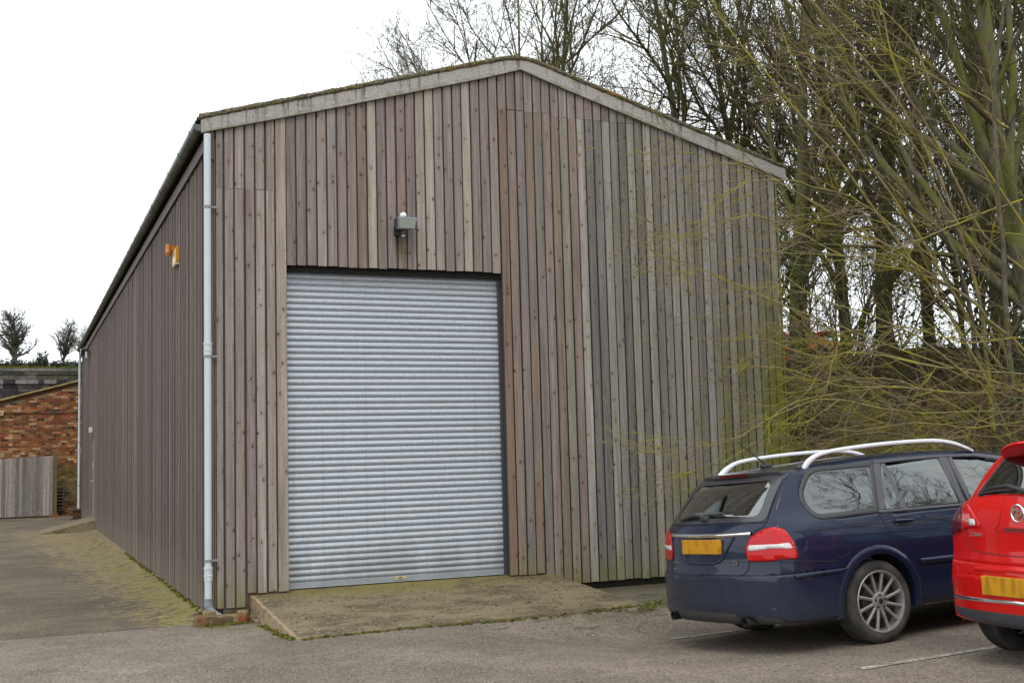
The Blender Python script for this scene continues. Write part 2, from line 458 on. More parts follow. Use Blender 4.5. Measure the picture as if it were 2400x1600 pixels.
t = NT('bank_soil', 0.97, 0, 0.2); P = t.pos(); X = t.xyz(P)
a = t.noise(P, 1.1, 6, 0.62); b = t.noise(P, 18, 5, 0.7); g = t.vor(P, 24, out=1); gg = t.xyz(g)
c = t.mix(t.step(a, 0.4, 0.62), (0.040, 0.031, 0.019), (0.125, 0.085, 0.045))
c = t.mix(t.math('MULTIPLY', t.step(b, 0.5, 0.62), 0.7), c, (0.045, 0.030, 0.017))
c = t.mix(t.math('MULTIPLY', t.step(gg[0], 0.7, 0.8), 0.5), c, (0.12, 0.075, 0.035))
c = t.mix(t.math('MULTIPLY', t.step(t.noise(P, 2.7, 4), 0.56, 0.66), 0.6), c, (0.03, 0.045, 0.012))
t.base(c); t.bump(t.math('ADD', b, gg[1]), 0.9, 0.05)
M['soil'] = t.m
sheet('earth_bank', rangef([(6.1, 14, 0.25), (14, 60, 3)]), rangef([(-60, -6, 3), (-6, 16, 0.25), (16, 80, 3)]), zbank, M['soil'])

# worn parking lines, thin sheets of paint following the surface
t = NT('worn_paint', 0.8); P = t.pos()
n = t.noise(P, 30, 5, 0.7); nn = t.noise(P, 3, 3)
c = t.mix(t.step(t.math('ADD', n, t.math('MULTIPLY', nn, 0.5)), 0.62, 0.86), sr(205, 198, 184, .66), sr(140, 129, 117, .52))
t.base(c); t.bump(t.vor(P, 75.0), 0.5, 0.005)
M['paint'] = t.m
for i, (ax_, ay, bx, by, w) in enumerate([(2.88, -2.45, 8.0, -2.72, 0.085), (2.80, -5.10, 8.0, -5.20, 0.095)]):
    V = []; F = []
    n = 40
    for k in range(n + 1):
        x = ax_ + (bx - ax_) * k / n; y = ay + (by - ay) * k / n
        ww = w * (0.5 + 0.06 * math.sin(k * 1.9 + i))
        for q in (-ww, ww): V.append((x, y + q, zg(x, y + q) + 0.005))
    F = [(2 * k, 2 * k + 2, 2 * k + 3, 2 * k + 1) for k in range(n)]
    mb = MB().add(V, F)
    o = mb.build('parking_line', M['paint'], org=(0, 0, 0)); tag(o, kind='structure')

# ------------------------------------------------------------------ concrete ramp in front of the shutter
t = NT('ramp_concrete', 0.9, 0, 0.3); P = t.pos(); X = t.xyz(P)
a = t.noise(t.scale(P, (0.8, 2.0, 1)), 2.6, 5, 0.6); b = t.noise(P, 24, 5, 0.65); s_ = t.noise(t.scale(P, (3, 26, 3)), 1.6, 4, 0.7)
c = t.mix(t.step(a, 0.36, 0.62), sr(106, 94, 72, .56), sr(146, 131, 101, .60))
c = t.mix(t.math('MULTIPLY', t.step(b, 0.45, 0.68), 0.45), c, sr(162, 147, 116, .52))
c = t.mix(t.math('MULTIPLY', t.step(s_, 0.56, 0.66), 0.35), c, sr(172, 158, 122, .52))
c = t.mix(t.math('MULTIPLY', t.step(b, 0.44, 0.30), 0.4), c, sr(74, 66, 50, .5))
sp = t.vor(P, 38, out=1); spx = t.xyz(sp)
c = t.mix(t.step(t.xyz(t.vor(P, 90, out=1))[0], 0.975, 0.98), c, sr(200, 192, 172, .56))
c = t.mix(t.step(spx[0], 0.03, 0.02), c, (0.03, 0.022, 0.015))
mo = t.math('MULTIPLY', t.math('MULTIPLY', t.step(X[1], -0.42, -0.02), t.step(X[1], 1, .5)), t.step(t.math('ADD', a, t.math('MULTIPLY', b, 0.3)), 0.45, 0.75))
c = t.mix(t.math('MULTIPLY', mo, 0.6), c, (0.15, 0.125, 0.018))
line = t.math('ABSOLUTE', t.math('SUBTRACT', X[0], t.math('ADD', -0.13, t.math('MULTIPLY', X[1], -0.055))))
c = t.mix(t.math('MULTIPLY', t.step(line, 0.012, 0.004), 0.5), c, sr(168, 150, 118, .52))
arr = t.math('SUBTRACT', X[0], t.math('ADD', -0.385, t.math('MULTIPLY', X[1], -0.0582)))
c = t.mix(t.math('MULTIPLY', t.math('MULTIPLY', t.step(arr, 0.055, 0.02), t.step(b, .34, .5)), t.math('MULTIPLY', t.step(X[1], 1, .5), 0.75)), c, sr(196, 172, 138, .60))
t.base(c); t.bump(t.math('ADD', b, t.math('MULTIPLY', s_, 0.6)), 0.45, 0.006)
M['ramp'] = t.m
def ramp_mesh(name, x0, x1, y0, y1, x0b, x1b, h, nx=40, ny=26):
    V = []; F = []
    for j in range(ny + 1):
        v = j / ny
        for i in range(nx + 1):
            u = i / nx
            xa = x0 + (x0b - x0) * v; xb = x1 + (x1b - x1) * v
            x = xa + (xb - xa) * u
            if i in (0, nx): x += 0.006 * math.sin(j * 2.1 + i) + 0.003 * math.sin(j * 5.3)
            yf = y1(u); y = y0 + (yf - y0) * v
            zt = h * (1 - v) ** 1.0 + 0.008 * math.sin(u * 9) * math.sin(v * 6)
            z = max(zt, zg(x, y) + 0.012)
            V.append((x, y, z))
    nxx = nx + 1
    for j in range(ny):
        for i in range(nx): F.append((j * nxx + i, j * nxx + i + 1, (j + 1) * nxx + i + 1, (j + 1) * nxx + i))
    ring = [j * nxx for j in range(ny + 1)] + [ny * nxx + i for i in range(1, nxx)] + [j * nxx + nx for j in range(ny - 1, -1, -1)]
    b0 = len(V)
    for k in ring:
        V.append((V[k][0], V[k][1], -0.25))
    for k in range(len(ring) - 1): F.append((ring[k], ring[k + 1], b0 + k + 1, b0 + k))
    return MB().add(V, F)
rm = ramp_mesh('ramp', -0.385, 2.82, 0.09, lambda u: -1.63 + 0.40 * u + 0.012 * math.sin(u * 31), -0.285, 3.30, 0.236)
o = rm.build('concrete_ramp', M['ramp'], org=(1.2, -0.8, 0), angle=40); tag(o, kind='structure')

# ------------------------------------------------------------------ the timber clad barn
barn = empty('timber_barn', (2.64, 0, 0), 'large weathered timber clad barn with a shallow gable and a grey roller shutter in front', 'barn')
Q = 0.1073
XL, XR, YB = -0.7, 6.02, 24.0
AX, AZ, SL = 2.64, 5.80, 0.2914
def ztop(x): return AZ - SL * abs(x - AX)

# structure behind the boards
m = MB()
m.prism([(XL + .02, -0.05), (0.0, -0.05), (0.0, ztop(0) + .02), (XL + .02, ztop(XL) + .02)], 0.028, 0.16)
m.prism([(2.40, -0.05), (XR - .02, -0.05), (XR - .02, ztop(XR) + .02), (AX, AZ + .02), (2.40, ztop(2.40) + .02)], 0.028, 0.16)
m.prism([(0.0, 3.51), (2.40, 3.51), (2.40, ztop(2.40) + .02), (0.0, ztop(0) + .02)], 0.028, 0.16)
m.box(XL + .02, XL + 0.10, 0.16, YB, -0.05, 4.86)
m.box(XR - 0.10, XR - 0.02, 0.16, YB, -0.05, 4.86)
m.prism([(XL + .1, -0.05), (XR - .1, -0.05), (XR - .1, 4.8), (AX, 5.78), (XL + .1, 4.8)], YB - 0.1, YB - 0.02)
m.build('wall', M['gap'], barn)

# backing boards seen in the joints
front = MB().box(-0.70, 0.0, 0.004, 0.0275, 0.10, 4.9)
front.prism([(2.365, 3.867), (6.0, 3.867), (6.0, ztop(6.0)), (AX, AZ), (2.365, ztop(2.365))], 0.003, 0.0275)
front.prism([(0.003, 3.51), (2.362, 3.51), (2.362, ztop(2.362)), (0.003, ztop(0.0))], 0.004, 0.0275)
front = front.build('front_cladding', M['gap'], barn)

grey = [(149, 137, 130), (143, 131, 125), (156, 145, 137), (138, 126, 121), (152, 142, 135), (146, 133, 127), (162, 151, 143)]
green = [(134, 128, 118), (142, 136, 127), (128, 122, 112), (148, 142, 133), (137, 130, 121), (156, 150, 142)]
def board(x0, x1, z0, z1, rgb, par=front, slant=True, y0=-0.021, y1=0.0):
    za, zb = (min(z1, ztop(x0)), min(z1, ztop(x1))) if slant else (z1, z1)
    dy = rng.uniform(-0.002, 0.003); le = rng.uniform(-0.0025, 0.0025)
    z0 += rng.uniform(-0.006, 0.006)
    tw = rng.uniform(-0.0015, 0.0015)
    e = 0.0035
    k = rng.uniform(0.94, 1.06)
    mb = MB().col(sr(*rgb, WK * k))
    # eight sided section: arrises eased
    sec = [(x0 + le, y1), (x0 + le, y0 + dy + e), (x0 + le + e, y0 + dy + tw), (x1 + le - e, y0 + dy - tw), (x1 + le, y0 + dy + e), (x1 + le, y1)]
    n = len(sec)
    V = [(a, b, z0) for a, b in sec] + [(a, b, (za + (zb - za) * (a - x0) / (x1 - x0)) + 0.0) for a, b in sec]
    F = [tuple(range(n)), tuple(reversed(range(n, 2 * n)))] + [(i, (i + 1) % n, (i + 1) % n + n, i + n) for i in range(n)]
    mb.add(V, F)
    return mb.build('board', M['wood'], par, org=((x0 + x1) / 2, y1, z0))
gapw = 0.0155
def xk(k): return k * Q
# left of the door (seven boards, a little narrower than the rest)
lp = 0.7 / 7 + 0.0
xl = [-0.6915, -0.585, -0.482, -0.378, -0.277, -0.175, -0.079, 0.004]
xl = [-0.700, -0.618, -0.515, -0.411, -0.308, -0.204, -0.103, 0.001]
for i in range(7):
    z0 = 0.118 if i < 3 else 0.248
    x0, x1 = xl[i], xl[i + 1] - gapw * (1.15 if i < 6 else 0.1)
    c1 = rng.choice(grey); c2 = rng.choice(grey)
    if i == 6: c1 = (168, 155, 143)
    if i < 6:
        board(x0, x1, z0, 4.243, c1); board(x0, x1, 4.247, 6, c2)
    else: board(x0, x1, z0, 6, c1)
# over the door
for k in range(22):
    c1 = rng.choice(grey)
    if k in (8, 14, 18): c1 = (176, 166, 153)
    if k in (7, 11): c1 = (142, 127, 116)
    board(xk(k) + 0.003, xk(k + 1) - gapw + 0.003, 3.495, 6, c1)
# right of the door
special = {22: (141, 119, 104), 23: (143, 127, 116), 24: (138, 128, 123), 25: (144, 128, 116), 26: (130, 122, 115), 27: (146, 132, 124), 28: (141, 126, 113),
           29: (142, 136, 126), 30: (144, 128, 118), 31: (172, 164, 155), 32: (122, 118, 114), 33: (129, 123, 119), 34: (152, 148, 138), 35: (134, 131, 125), 36: (122, 118, 110), 37: (156, 152, 141),
           38: (128, 124, 114), 39: (164, 158, 146), 46: (160, 158, 152), 49: (158, 155, 150), 52: (152, 150, 142)}
for k in range(22, 56):
    x0 = xk(k) + 0.004; x1 = xk(k + 1) - gapw + 0.004
    z0 = 0.236 if k < 26 else 0.108
    c1 = special.get(k, rng.choice(green)); c2 = rng.choice(grey if k < 34 else green)
    zj = 5.33 if k < 28 else 5.305
    if min(ztop(x0), ztop(x1)) > zj + 0.05:
        board(x0, x1, z0, zj - 0.002, c1); board(x0, x1, zj + 0.002, 6, c2)
    else: board(x0, x1, z0, 6, c1)
board(xk(56) + 0.001, 6.035, 0.108, 6, (118, 118, 70), y0=-0.027)
# narrow corner strips beside the downpipe
for a, b, z1 in ((-0.742, -0.722, 6), (-0.7185, -0.7035, 6)):
    board(a, b, 0.12, 4.74, (128, 116, 104), y0=-0.010, slant=False)

# side wall boards: nearest ones single, the far sliver joined
side = MB().box(XL - 0.050, XL + 0.019, 0.03, YB, 0.06, 4.74).build('side_cladding', M['gap'], barn)
smat = [(112, 97, 92), (121, 105, 99), (106, 91, 87), (134, 118, 112), (114, 98, 92), (111, 99, 95)]
def sboard(mb, y0, y1, z0, z1, rgb):
    e = 0.0035; x1 = XL - 0.050; x0 = -0.763 + rng.uniform(-0.006, 0.006) - 0.008
    if mb is None: mb = MB()
    mb.col(sr(*rgb, WK * rng.uniform(0.72, 1.22)))
    sec = [(x1, y1), (x0 + e, y1), (x0, y1 - e), (x0, y0 + e), (x0 + e, y0), (x1, y0)]
    n = 6
    mb.add([(a, b, z0) for a, b in sec] + [(a, b, z1) for a, b in sec],
           [tuple(reversed(range(n))), tuple(range(n, 2 * n))] + [(i, (i + 1) % n, (i + 1) % n + n, i + n) for i in range(n)])
    return mb
far = MB(); y = 0.002; k = 0
DOOR0, DOOR1 = 18.05, 18.95
while y < YB - 0.05:
    y1 = y + Q - gapw
    z0 = 0.052 + rng.uniform(-0.012, 0.012) + (0.23 if 17.3 < y < 18.9 else 0)
    col = rng.choice(smat)
    if DOOR0 <= y <= DOOR1:
        sboard(far, y, y1, 2.18, 4.72, col)
    elif k < 150:
        mb = sboard(None, y, y1, z0, 4.72, col)
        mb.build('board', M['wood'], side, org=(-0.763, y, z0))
    else: sboard(far, y, y1, z0, 4.72, col)
    y += Q; k += 1
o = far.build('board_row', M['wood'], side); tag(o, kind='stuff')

# side door, flush boarded, with pale frame, lever handle and notice
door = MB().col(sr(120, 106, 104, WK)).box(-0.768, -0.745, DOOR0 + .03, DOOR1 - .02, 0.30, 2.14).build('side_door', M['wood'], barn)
m = MB().col(sr(170, 160, 145, .7)); m.box(-0.790, -0.748, DOOR0 - .02, DOOR0 + .028, 0.28, 2.17)
m.build('door_frame', M['matte'], door)
m = MB().col(sr(120, 120, 118, .7)); m.box(-0.782, -0.7685, DOOR0 + .05, DOOR0 + .11, 1.02, 1.24)
m.tube([(-0.785, DOOR0 + .08, 1.17), (-0.83, DOOR0 + .08, 1.17), (-0.83, DOOR0 + .20, 1.17)], 0.011, 8)
m.build('handle', plain('steel', sr(170, 172, 176, .8), 0.35, 0.9, var=.05), door)
MB().col(sr(196, 200, 205, .7)).box(-0.780, -0.7685, DOOR0 + .28, DOOR0 + .42, 1.45, 1.62).build('notice_plate', M['matte'], door)
o = MB().col(sr(225, 222, 200, .7)).box(-0.855, -0.772, 18.72, 18.86, 2.34, 2.47).build('door_light', M['matte'], None)
tag(o, 'small cream box light on the barn side wall above the boarded door', 'wall light'); bevel(o, .01)

# barge boards
bb = plain('barge_board', sr(160, 155, 148, .68), 0.8, var=.12, sc=4)
t = NT('barge_board', 0.85, 0, .3); P = t.pos(); X = t.xyz(P)
n = t.noise(t.scale(P, (14, 14, 1.3)), 1.0, 4, .6); n2 = t.noise(P, 60, 4); n4 = t.noise(t.scale(P, (2, 2, 30)), 1.0, 4)
c = t.mix(t.step(n2, .3, .7), sr(158, 153, 146, .74), sr(184, 179, 172, .74))
c = t.mix(t.math('MULTIPLY', t.step(n4, .5, .7), .3), c, sr(136, 134, 130, .6))
topd = t.math('SUBTRACT', X[2], t.math('SUBTRACT', AZ + .14, t.math('MULTIPLY', t.math('ABSOLUTE', t.math('SUBTRACT', X[0], AX)), SL)))
sta = t.math('MULTIPLY', t.step(n, .52, .66), t.step(topd, -.24, -.02))
c = t.mix(t.math('MULTIPLY', sta, .75), c, sr(84, 76, 62, .6))
c = t.mix(t.math('MULTIPLY', t.step(t.noise(P, 11, 4), .60, .70), .55), c, sr(150, 132, 84, .55))
c = t.mix(t.math('MULTIPLY', t.step(t.vor(P, 42), .13, .06), .6), c, sr(80, 66, 60, .5))
c = t.mix(t.math('MULTIPLY', t.math('MULTIPLY', t.step(topd, -.115, -.14), t.step(t.noise(P, 5, 4), .42, .6)), .6), c, (0.12, 0.13, 0.05))
t.base(c); t.bump(n2, .25, .003); M['barge'] = t.m
cuts_l = [-0.85, 0.209, 2.095, 2.64]; cuts_r = [2.64, 3.153, 4.90, 6.16]
for seq, s in ((cuts_l, 1), (cuts_r, -1)):
    for a, b in zip(seq[:-1], seq[1:]):
        a2 = a + (0.003 if a not in (-0.85, 2.64) else 0)
        dy = rng.uniform(-.002, .002)
        sk = 0.05 * s
        def top(x): return ztop(x) + 0.150
        pts = [(a2 + (sk if a in (0.209, 2.095, 3.153, 4.90) else 0), ztop(a2) - .003), (b + (sk if b in (0.209, 2.095, 3.153, 4.90) else 0), ztop(b) - .003), (b, top(b)), (a2, top(a2))]
        MB().prism(pts, -0.062 + dy, -0.024 + dy).build('barge_board', M['barge'], barn)
m = MB().col((.3, .3, .3))
for i in range(20):
    x = -0.55 + i * 0.348
    m.lathe([(0.011, -0.0685), (0.009, -0.062)], (x, 0, ztop(x) + 0.035 + (i % 3 == 1) * 0.0), 8, 'y')
m.build('bolt_heads', plain('galv_bolt', sr(185, 188, 190, .7), .45, .6), barn)

# roof: corrugated fibre cement, mossy verge roll and ridge
t = NT('mossy_cement', 0.95, 0, .2); P = t.pos()
a = t.noise(P, 9, 5, .7); b = t.noise(P, 38, 5, .7); cc = t.noise(P, 2.2, 3, .6)
c = t.mix(t.step(b, .4, .62), sr(84, 78, 60, .6), sr(150, 144, 126, .65))
c = t.mix(t.math('MULTIPLY', t.step(a, .46, .60), .8), c, sr(104, 102, 50, .55))
c = t.mix(t.math('MULTIPLY', t.step(t.math('ADD', b, t.math('MULTIPLY', cc, .5)), .80, .90), .8), c, sr(190, 140, 40, .6))
t.base(c); t.bump(t.math('ADD', a, b), 1.0, .018); M['verge'] = t.m
M['roof'] = M['verge']
V = []; F = []
ny = 700
prof = [-0.88, 0.2, 1.4, AX, 3.88, 5.1, 6.2]
for j in range(ny + 1):
    y = 0.0 + (YB + 0.15 - 0.0) * j / ny
    w = 0.022 * math.sin(2 * math.pi * y / 0.146)
    for x in prof: V.append((x, y, ztop(x) + 0.168 + w))
n = len(prof)
F = [(j * n + i, j * n + i + 1, (j + 1) * n + i + 1, (j + 1) * n + i) for j in range(ny) for i in range(n - 1)]
b0 = len(V)
V += [(x, y, z - .012) for x, y, z in V[:b0]]
F += [tuple(reversed([q + b0 for q in f])) for f in F]
roof = MB().add(V, F).build('roof', M['roof'], barn, smooth=True, fixn=False)
def rollv(x0, x1, n):
    V = []; F = []; ns = 12
    for i in range(n + 1):
        x = x0 + (x1 - x0) * i / n
        cz = ztop(x) + 0.160
        if abs(x - AX) < 0.25: cz -= 0.035 * (1 - abs(x - AX) / .25) ** 2
        for k in range(ns):
            a = 2 * math.pi * k / ns
            r = 0.031 + 0.005 * math.sin(x * 37 + k * 1.7) * math.sin(x * 13 + k) + rng.uniform(-.0022, .0022)
            V.append((x + r * math.sin(a) * 0.0, -0.048 - r * 1.05 * math.cos(a), cz + r * math.sin(a)))
    for i in range(n):
        for k in range(ns):
            F.append((i * ns + k, i * ns + (k + 1) % ns, (i + 1) * ns + (k + 1) % ns, (i + 1) * ns + k))
    F += [tuple(range(ns)), tuple(range(n * ns, n * ns + ns))]
    return MB().add(V, F)
for a, b, nn in ((-0.87, 0.20, 70), (0.205, 2.09, 120), (2.095, 3.15, 80), (3.155, 4.90, 110), (4.905, 6.18, 80)):
    rollv(a, b, nn).build('verge_roll', M['verge'], roof, smooth=True)

# gutter on the left eaves with brackets
gm = plain('gutter_plastic', sr(96, 104, 98, .55), .45, var=.2, sc=5)
t = NT('gutter_plastic', .42, 0, .5); P = t.pos()
c = t.mix(t.step(t.noise(P, 4, 5), .4, .65), sr(92, 98, 90, .6), sr(122, 128, 120, .6))
c = t.mix(t.math('MULTIPLY', t.step(t.noise(t.scale(P, (20, 3, 20)), 1, 4), .5, .66), .5), c, sr(82, 80, 56, .5))
t.base(c); M['gutter'] = t.m
GX, GZ, GR = -0.868, 4.862, 0.060
V = []; F = []; ns = 11; L = [0.0 - .055, 0.8, 1.6, 2.4] + [3.2 + 1.6 * i for i in range(13)] + [23.93]
for y in L:
    for k in range(ns + 1):
        a = math.pi * k / ns
        V.append((GX - GR * math.cos(a), y, GZ - GR * math.sin(a) * 1.1))
nn = ns + 1
F = [(j * nn + k, j * nn + k + 1, (j + 1) * nn + k + 1, (j + 1) * nn + k) for j in range(len(L) - 1) for k in range(ns)]
b0 = len(V)
V += [(GX + (x - GX) * .94, y, GZ + (z - GZ) * .94) for x, y, z in V[:b0]]
F += [tuple(reversed([q + b0 for q in f])) for f in F]
F.append(tuple(range(nn)))
F += [(0, b0, b0 + nn * (len(L) - 1), nn * (len(L) - 1))]
gut = MB().add(V, F).build('gutter', M['gutter'], barn, smooth=False, angle=50)
y = 0.25
while y < 23.8:
    V = []; F = []
    for yy in (y - .013, y + .013):
        for rr in (GR + .006, GR - .001):
            for k in range(9):
                a = -0.12 + (math.pi + .24) * k / 8
                V.append((GX - rr * math.cos(a), yy, GZ - rr * math.sin(a) * 1.1))
    for k in range(8):
        F += [(k, k + 1, 19 + k, 18 + k), (k, 9 + k, 10 + k, k + 1), (18 + k, 19 + k, 28 + k, 27 + k)]
    MB().add(V, F).build('gutter_bracket', M['gutter'], gut, fixn=True)
    y += rng.choice((0.62, 0.58, 0.8, 0.85, 0.9)) if y < 9 else 0.95
MB().col(sr(104, 84, 76, .45)).box(-0.800, -0.772, 0.0, 23.95, 4.64, 4.765).build('soffit_board', M['matte'], barn)
MB().col(sr(70, 62, 50, .6)).box(-0.82, -0.725, -0.045, 0.02, 4.52, 4.80).build('eaves_block', M['gap'], barn)

# downpipes
pipe_m = plain('grey_white_pipe', sr(205, 214, 218, .72), .38, var=.05, sc=3, spec=.5)
ring_m = plain('grey_pipe_fitting', sr(150, 156, 165, .6), .45, var=.08, sc=6)
def downpipe(name, x, y, z0, z1, joints, clips, label, elbow=True):
    root = empty(name, (x, y, z0), label, 'drainpipe')
    R_ = 0.0345
    MB().tube([(x, y, z0), (x, y, z1)], R_, 20).build('pipe', pipe_m, root, smooth=False, angle=40)
    for zc in joints:
        MB().lathe([(R_ + .001, zc - .075), (R_ + .0045, zc - .072), (R_ + .0045, zc - .03), (R_ + .008, zc - .028), (R_ + .008, zc - .018), (R_ + .0045, zc - .016), (R_ + .0045, zc + .038),
                    (R_ + .009, zc + .040), (R_ + .009, zc + .058), (R_ + .001, zc + .060)], (x, y, 0), 24).build('socket', pipe_m, root, angle=30)
    for zc in clips:
        m = MB().lathe([(R_ + .0005, zc - .013), (R_ + .006, zc - .013), (R_ + .006, zc + .013), (R_ + .0005, zc + .013)], (x, y, 0), 24)
        m.box(x + R_ + .003, x + R_ + .055, y - .004, y + .010, zc - .010, zc + .010)
        m.lathe([(.011, y - .012), (.011, y + .0)], (x + R_ + .045, 0, zc), 8, 'y') 
        m.build('clip', ring_m, root, angle=30)
    if elbow:
        m = MB().lathe([(R_ + .001, z0 - .05), (R_ + .006, z0 - .048), (R_ + .006, z0 + .012), (R_ + .009, z0 + .014), (R_ + .009, z0 + .028), (R_ + .001, z0 + .03)], (x, y, 0), 24)
        m.tube([(x, y, z0 - .03), (x + .012, y - .004, z0 - .075), (x + .05, y - .02, z0 - .118), (x + .105, y - .045, z0 - .155)], R_ + .003, 18)
        m.build('shoe', ring_m, root, angle=40)
    return root
downpipe('downpipe', -0.789, -0.052, 0.20, 4.77, [2.63, 0.465], [4.035, 2.552, 0.585, 4.70][:3], 'pale grey round downpipe at the near left corner of the barn')
downpipe('downpipe', -0.835, 23.93, 0.34, 4.82, [2.05], [3.55, 2.20, 0.98], 'thin pale downpipe at the far end of the barn side wall', elbow=False)

# roller shutter, every slat its own curved lath
ZS0, ZS1 = 0.30, 3.50; NS = 50
t = NT('galvanised', 0.5, 0.35, 0.4); P = t.pos()
n = t.noise(P, 55, 4, .6); n2 = t.noise(t.scale(P, (1.2, 1, 10)), 1.5, 4, .6)
c = t.mix(t.step(n, .35, .65), sr(176, 183, 191, .74), sr(196, 202, 209, .74))
c = t.mix(t.math('MULTIPLY', t.step(n2, .5, .7), .12), c, sr(158, 162, 166, .7))
gri = t.math('MULTIPLY', t.step(t.math('ADD', t.xyz(P)[2], t.math('MULTIPLY', t.math('SUBTRACT', t.noise(t.scale(P, (3, 1, .5)), 2.0, 4), .5), .9)), .75, .25), .38)
c = t.mix(gri, c, sr(120, 118, 108, .6))
stk = t.math('MULTIPLY', t.step(t.noise(t.scale(P, (22, 1, .35)), 1.0, 4, .6), .58, .70), .16)
c = t.mix(stk, c, sr(110, 112, 112, .6))
t.base(c); t.rough(t.n('MapRange', {0: n, 1: .3, 2: .7, 3: .45, 4: .60})); M['galv'] = t.m
shut = MB().box(0.0, 2.40, 0.165, 0.19, 0.24, 3.6).build('roller_shutter', M['dark'], barn)
sh = (ZS1 - ZS0) / NS
prof = []
for i in range(13):     # bulged lath with a hooked lock joint
    v = i / 12
    prof.append((0.125 - 0.0175 * math.sin(math.pi * min(1, v / 0.78)) ** 0.8 if v < .78 else 0.125 + (v - .78) * .03, v * sh))
prof = [(0.131, 0.0), (0.126, 0.003), (0.1245, 0.008)] + [(0.1245 - 0.0095 * math.sin(math.pi * (i / 9)) ** .75, 0.008 + (sh - .022) * i / 9) for i in range(1, 10)] + [(0.1275, sh - .011), (0.1275, sh - .004), (0.134, sh - .002)]
lath_me = None
for i in range(NS):
    z = ZS0 + i * sh
    if lath_me is None:
        V = []; F = []; npf = len(prof)
        for x in (0.004, 1.18, 2.372):
            for (yy, zz) in prof: V.append((x, yy, z + zz))
        for a in range(2):
            for k in range(npf - 1): F.append((a * npf + k, a * npf + k + 1, (a + 1) * npf + k + 1, (a + 1) * npf + k))
        o = MB().add(V, F).build('slat', M['galv'], shut, smooth=False, angle=55, org=(1.2, .13, z)); lath_me = o
    else:
        o = lath_me.copy(); COL.objects.link(o); o.location = lath_me.location + Vector((rng.uniform(-.001, .001), rng.uniform(-.0012, .0012), i * sh))
m = MB().box(0.004, 2.372, 0.108, 0.130, 0.243, 0.302); m.box(0.004, 2.372, 0.100, 0.108, 0.243, 0.252)
o = m.build('bottom_rail', M['galv'], shut); bevel(o, .003)
lk = MB().col(sr(205, 200, 160, .6)).box(1.115, 1.245, 0.0985, 0.1075, 0.268, 0.300).build('lock_plate', M['matte'], shut)
MB().col(sr(200, 90, 60, .6)).box(1.16, 1.20, 0.094, 0.0985, 0.278, 0.292).build('lock_label', M['matte'], lk)
g = MB().box(2.374, 2.46, 0.03, 0.158, 0.235, 3.55); g.box(2.345, 2.374, 0.085, 0.100, 0.235, 3.5)
g.build('guide_rail', plain('grey_steel_guide', sr(88, 90, 94, .6), .5, .4, var=.12), shut)
MB().box(-0.06, 0.003, 0.03, 0.158, 0.235, 3.55).build('guide_rail', M['gap'], shut)
MB().col((.02, .02, .02)).box(0.0, 2.40, 0.06, 0.158, 3.44, 3.56).build('shutter_hood', M['dark'], shut)
# concrete sill under the left boards, dark gap strip under the right ones
MB().col(sr(120, 110, 92, .5)).box(XL + .06, -0.39, -0.008, 0.02, -0.05, 0.105).build('plinth', M['stone'], barn)
MB().col(sr(26, 24, 20, .5)).box(2.85, XR - .02, 0.0, 0.02, -0.05, 0.10).build('plinth', M['stone'], barn)  # near-black colour stands for the shade in the gap below the boards
# ------------------------------------------------------------------ trees: vectorised growth, every twig a real tapered tube
def unit(a): return a / np.maximum(1e-9, np.linalg.norm(a, axis=-1, keepdims=True))
def grow(rs, P, D, L, m, wig, up, droop=0.0):
    """m segments per branch -> points (n, m+1, 3)"""
    n = len(P); pts = np.empty((n, m + 1, 3)); pts[:, 0] = P; D = unit(D.copy())
    for s in range(m):
        D = D + rs.normal(0, wig, (n, 3))
        D[:, 2] += up - droop * (1 - 2.0 * s / m)
        D = unit(D)
        P = P + D * (L / m)[:, None]
        pts[:, s + 1] = P
    return pts
def spawn(rs, pts, rad, k, t0, t1, a0, a1, flat=1.0):
    """children on every branch: positions, directions, parent radius there, parameter"""
    n, m1, _ = pts.shape; m = m1 - 1
    idx = np.repeat(np.arange(n), k); N = len(idx)
    t = rs.uniform(t0, t1, N) * m
    i = np.minimum(t.astype(int), m - 1); f = (t - i)[:, None]
    P = pts[idx, i] * (1 - f) + pts[idx, i + 1] * f
    R = rad[idx, i] * (1 - f[:, 0]) + rad[idx, i + 1] * f[:, 0]
    D = unit(pts[idx, i + 1] - pts[idx, i])
    q = rs.normal(0, 1, (N, 3)); q[:, 2] *= flat
    q = unit(q - (q * D).sum(1, keepdims=True) * D)
    a = rs.uniform(a0, a1, N)[:, None]
    return P, D * np.cos(a) + q * np.sin(a), R, t / m, idx
def radii(R0, R1, m):
    s = np.linspace(0, 1, m + 1)[None, :]
    return R0[:, None] * (1 - s) + R1[:, None] * s
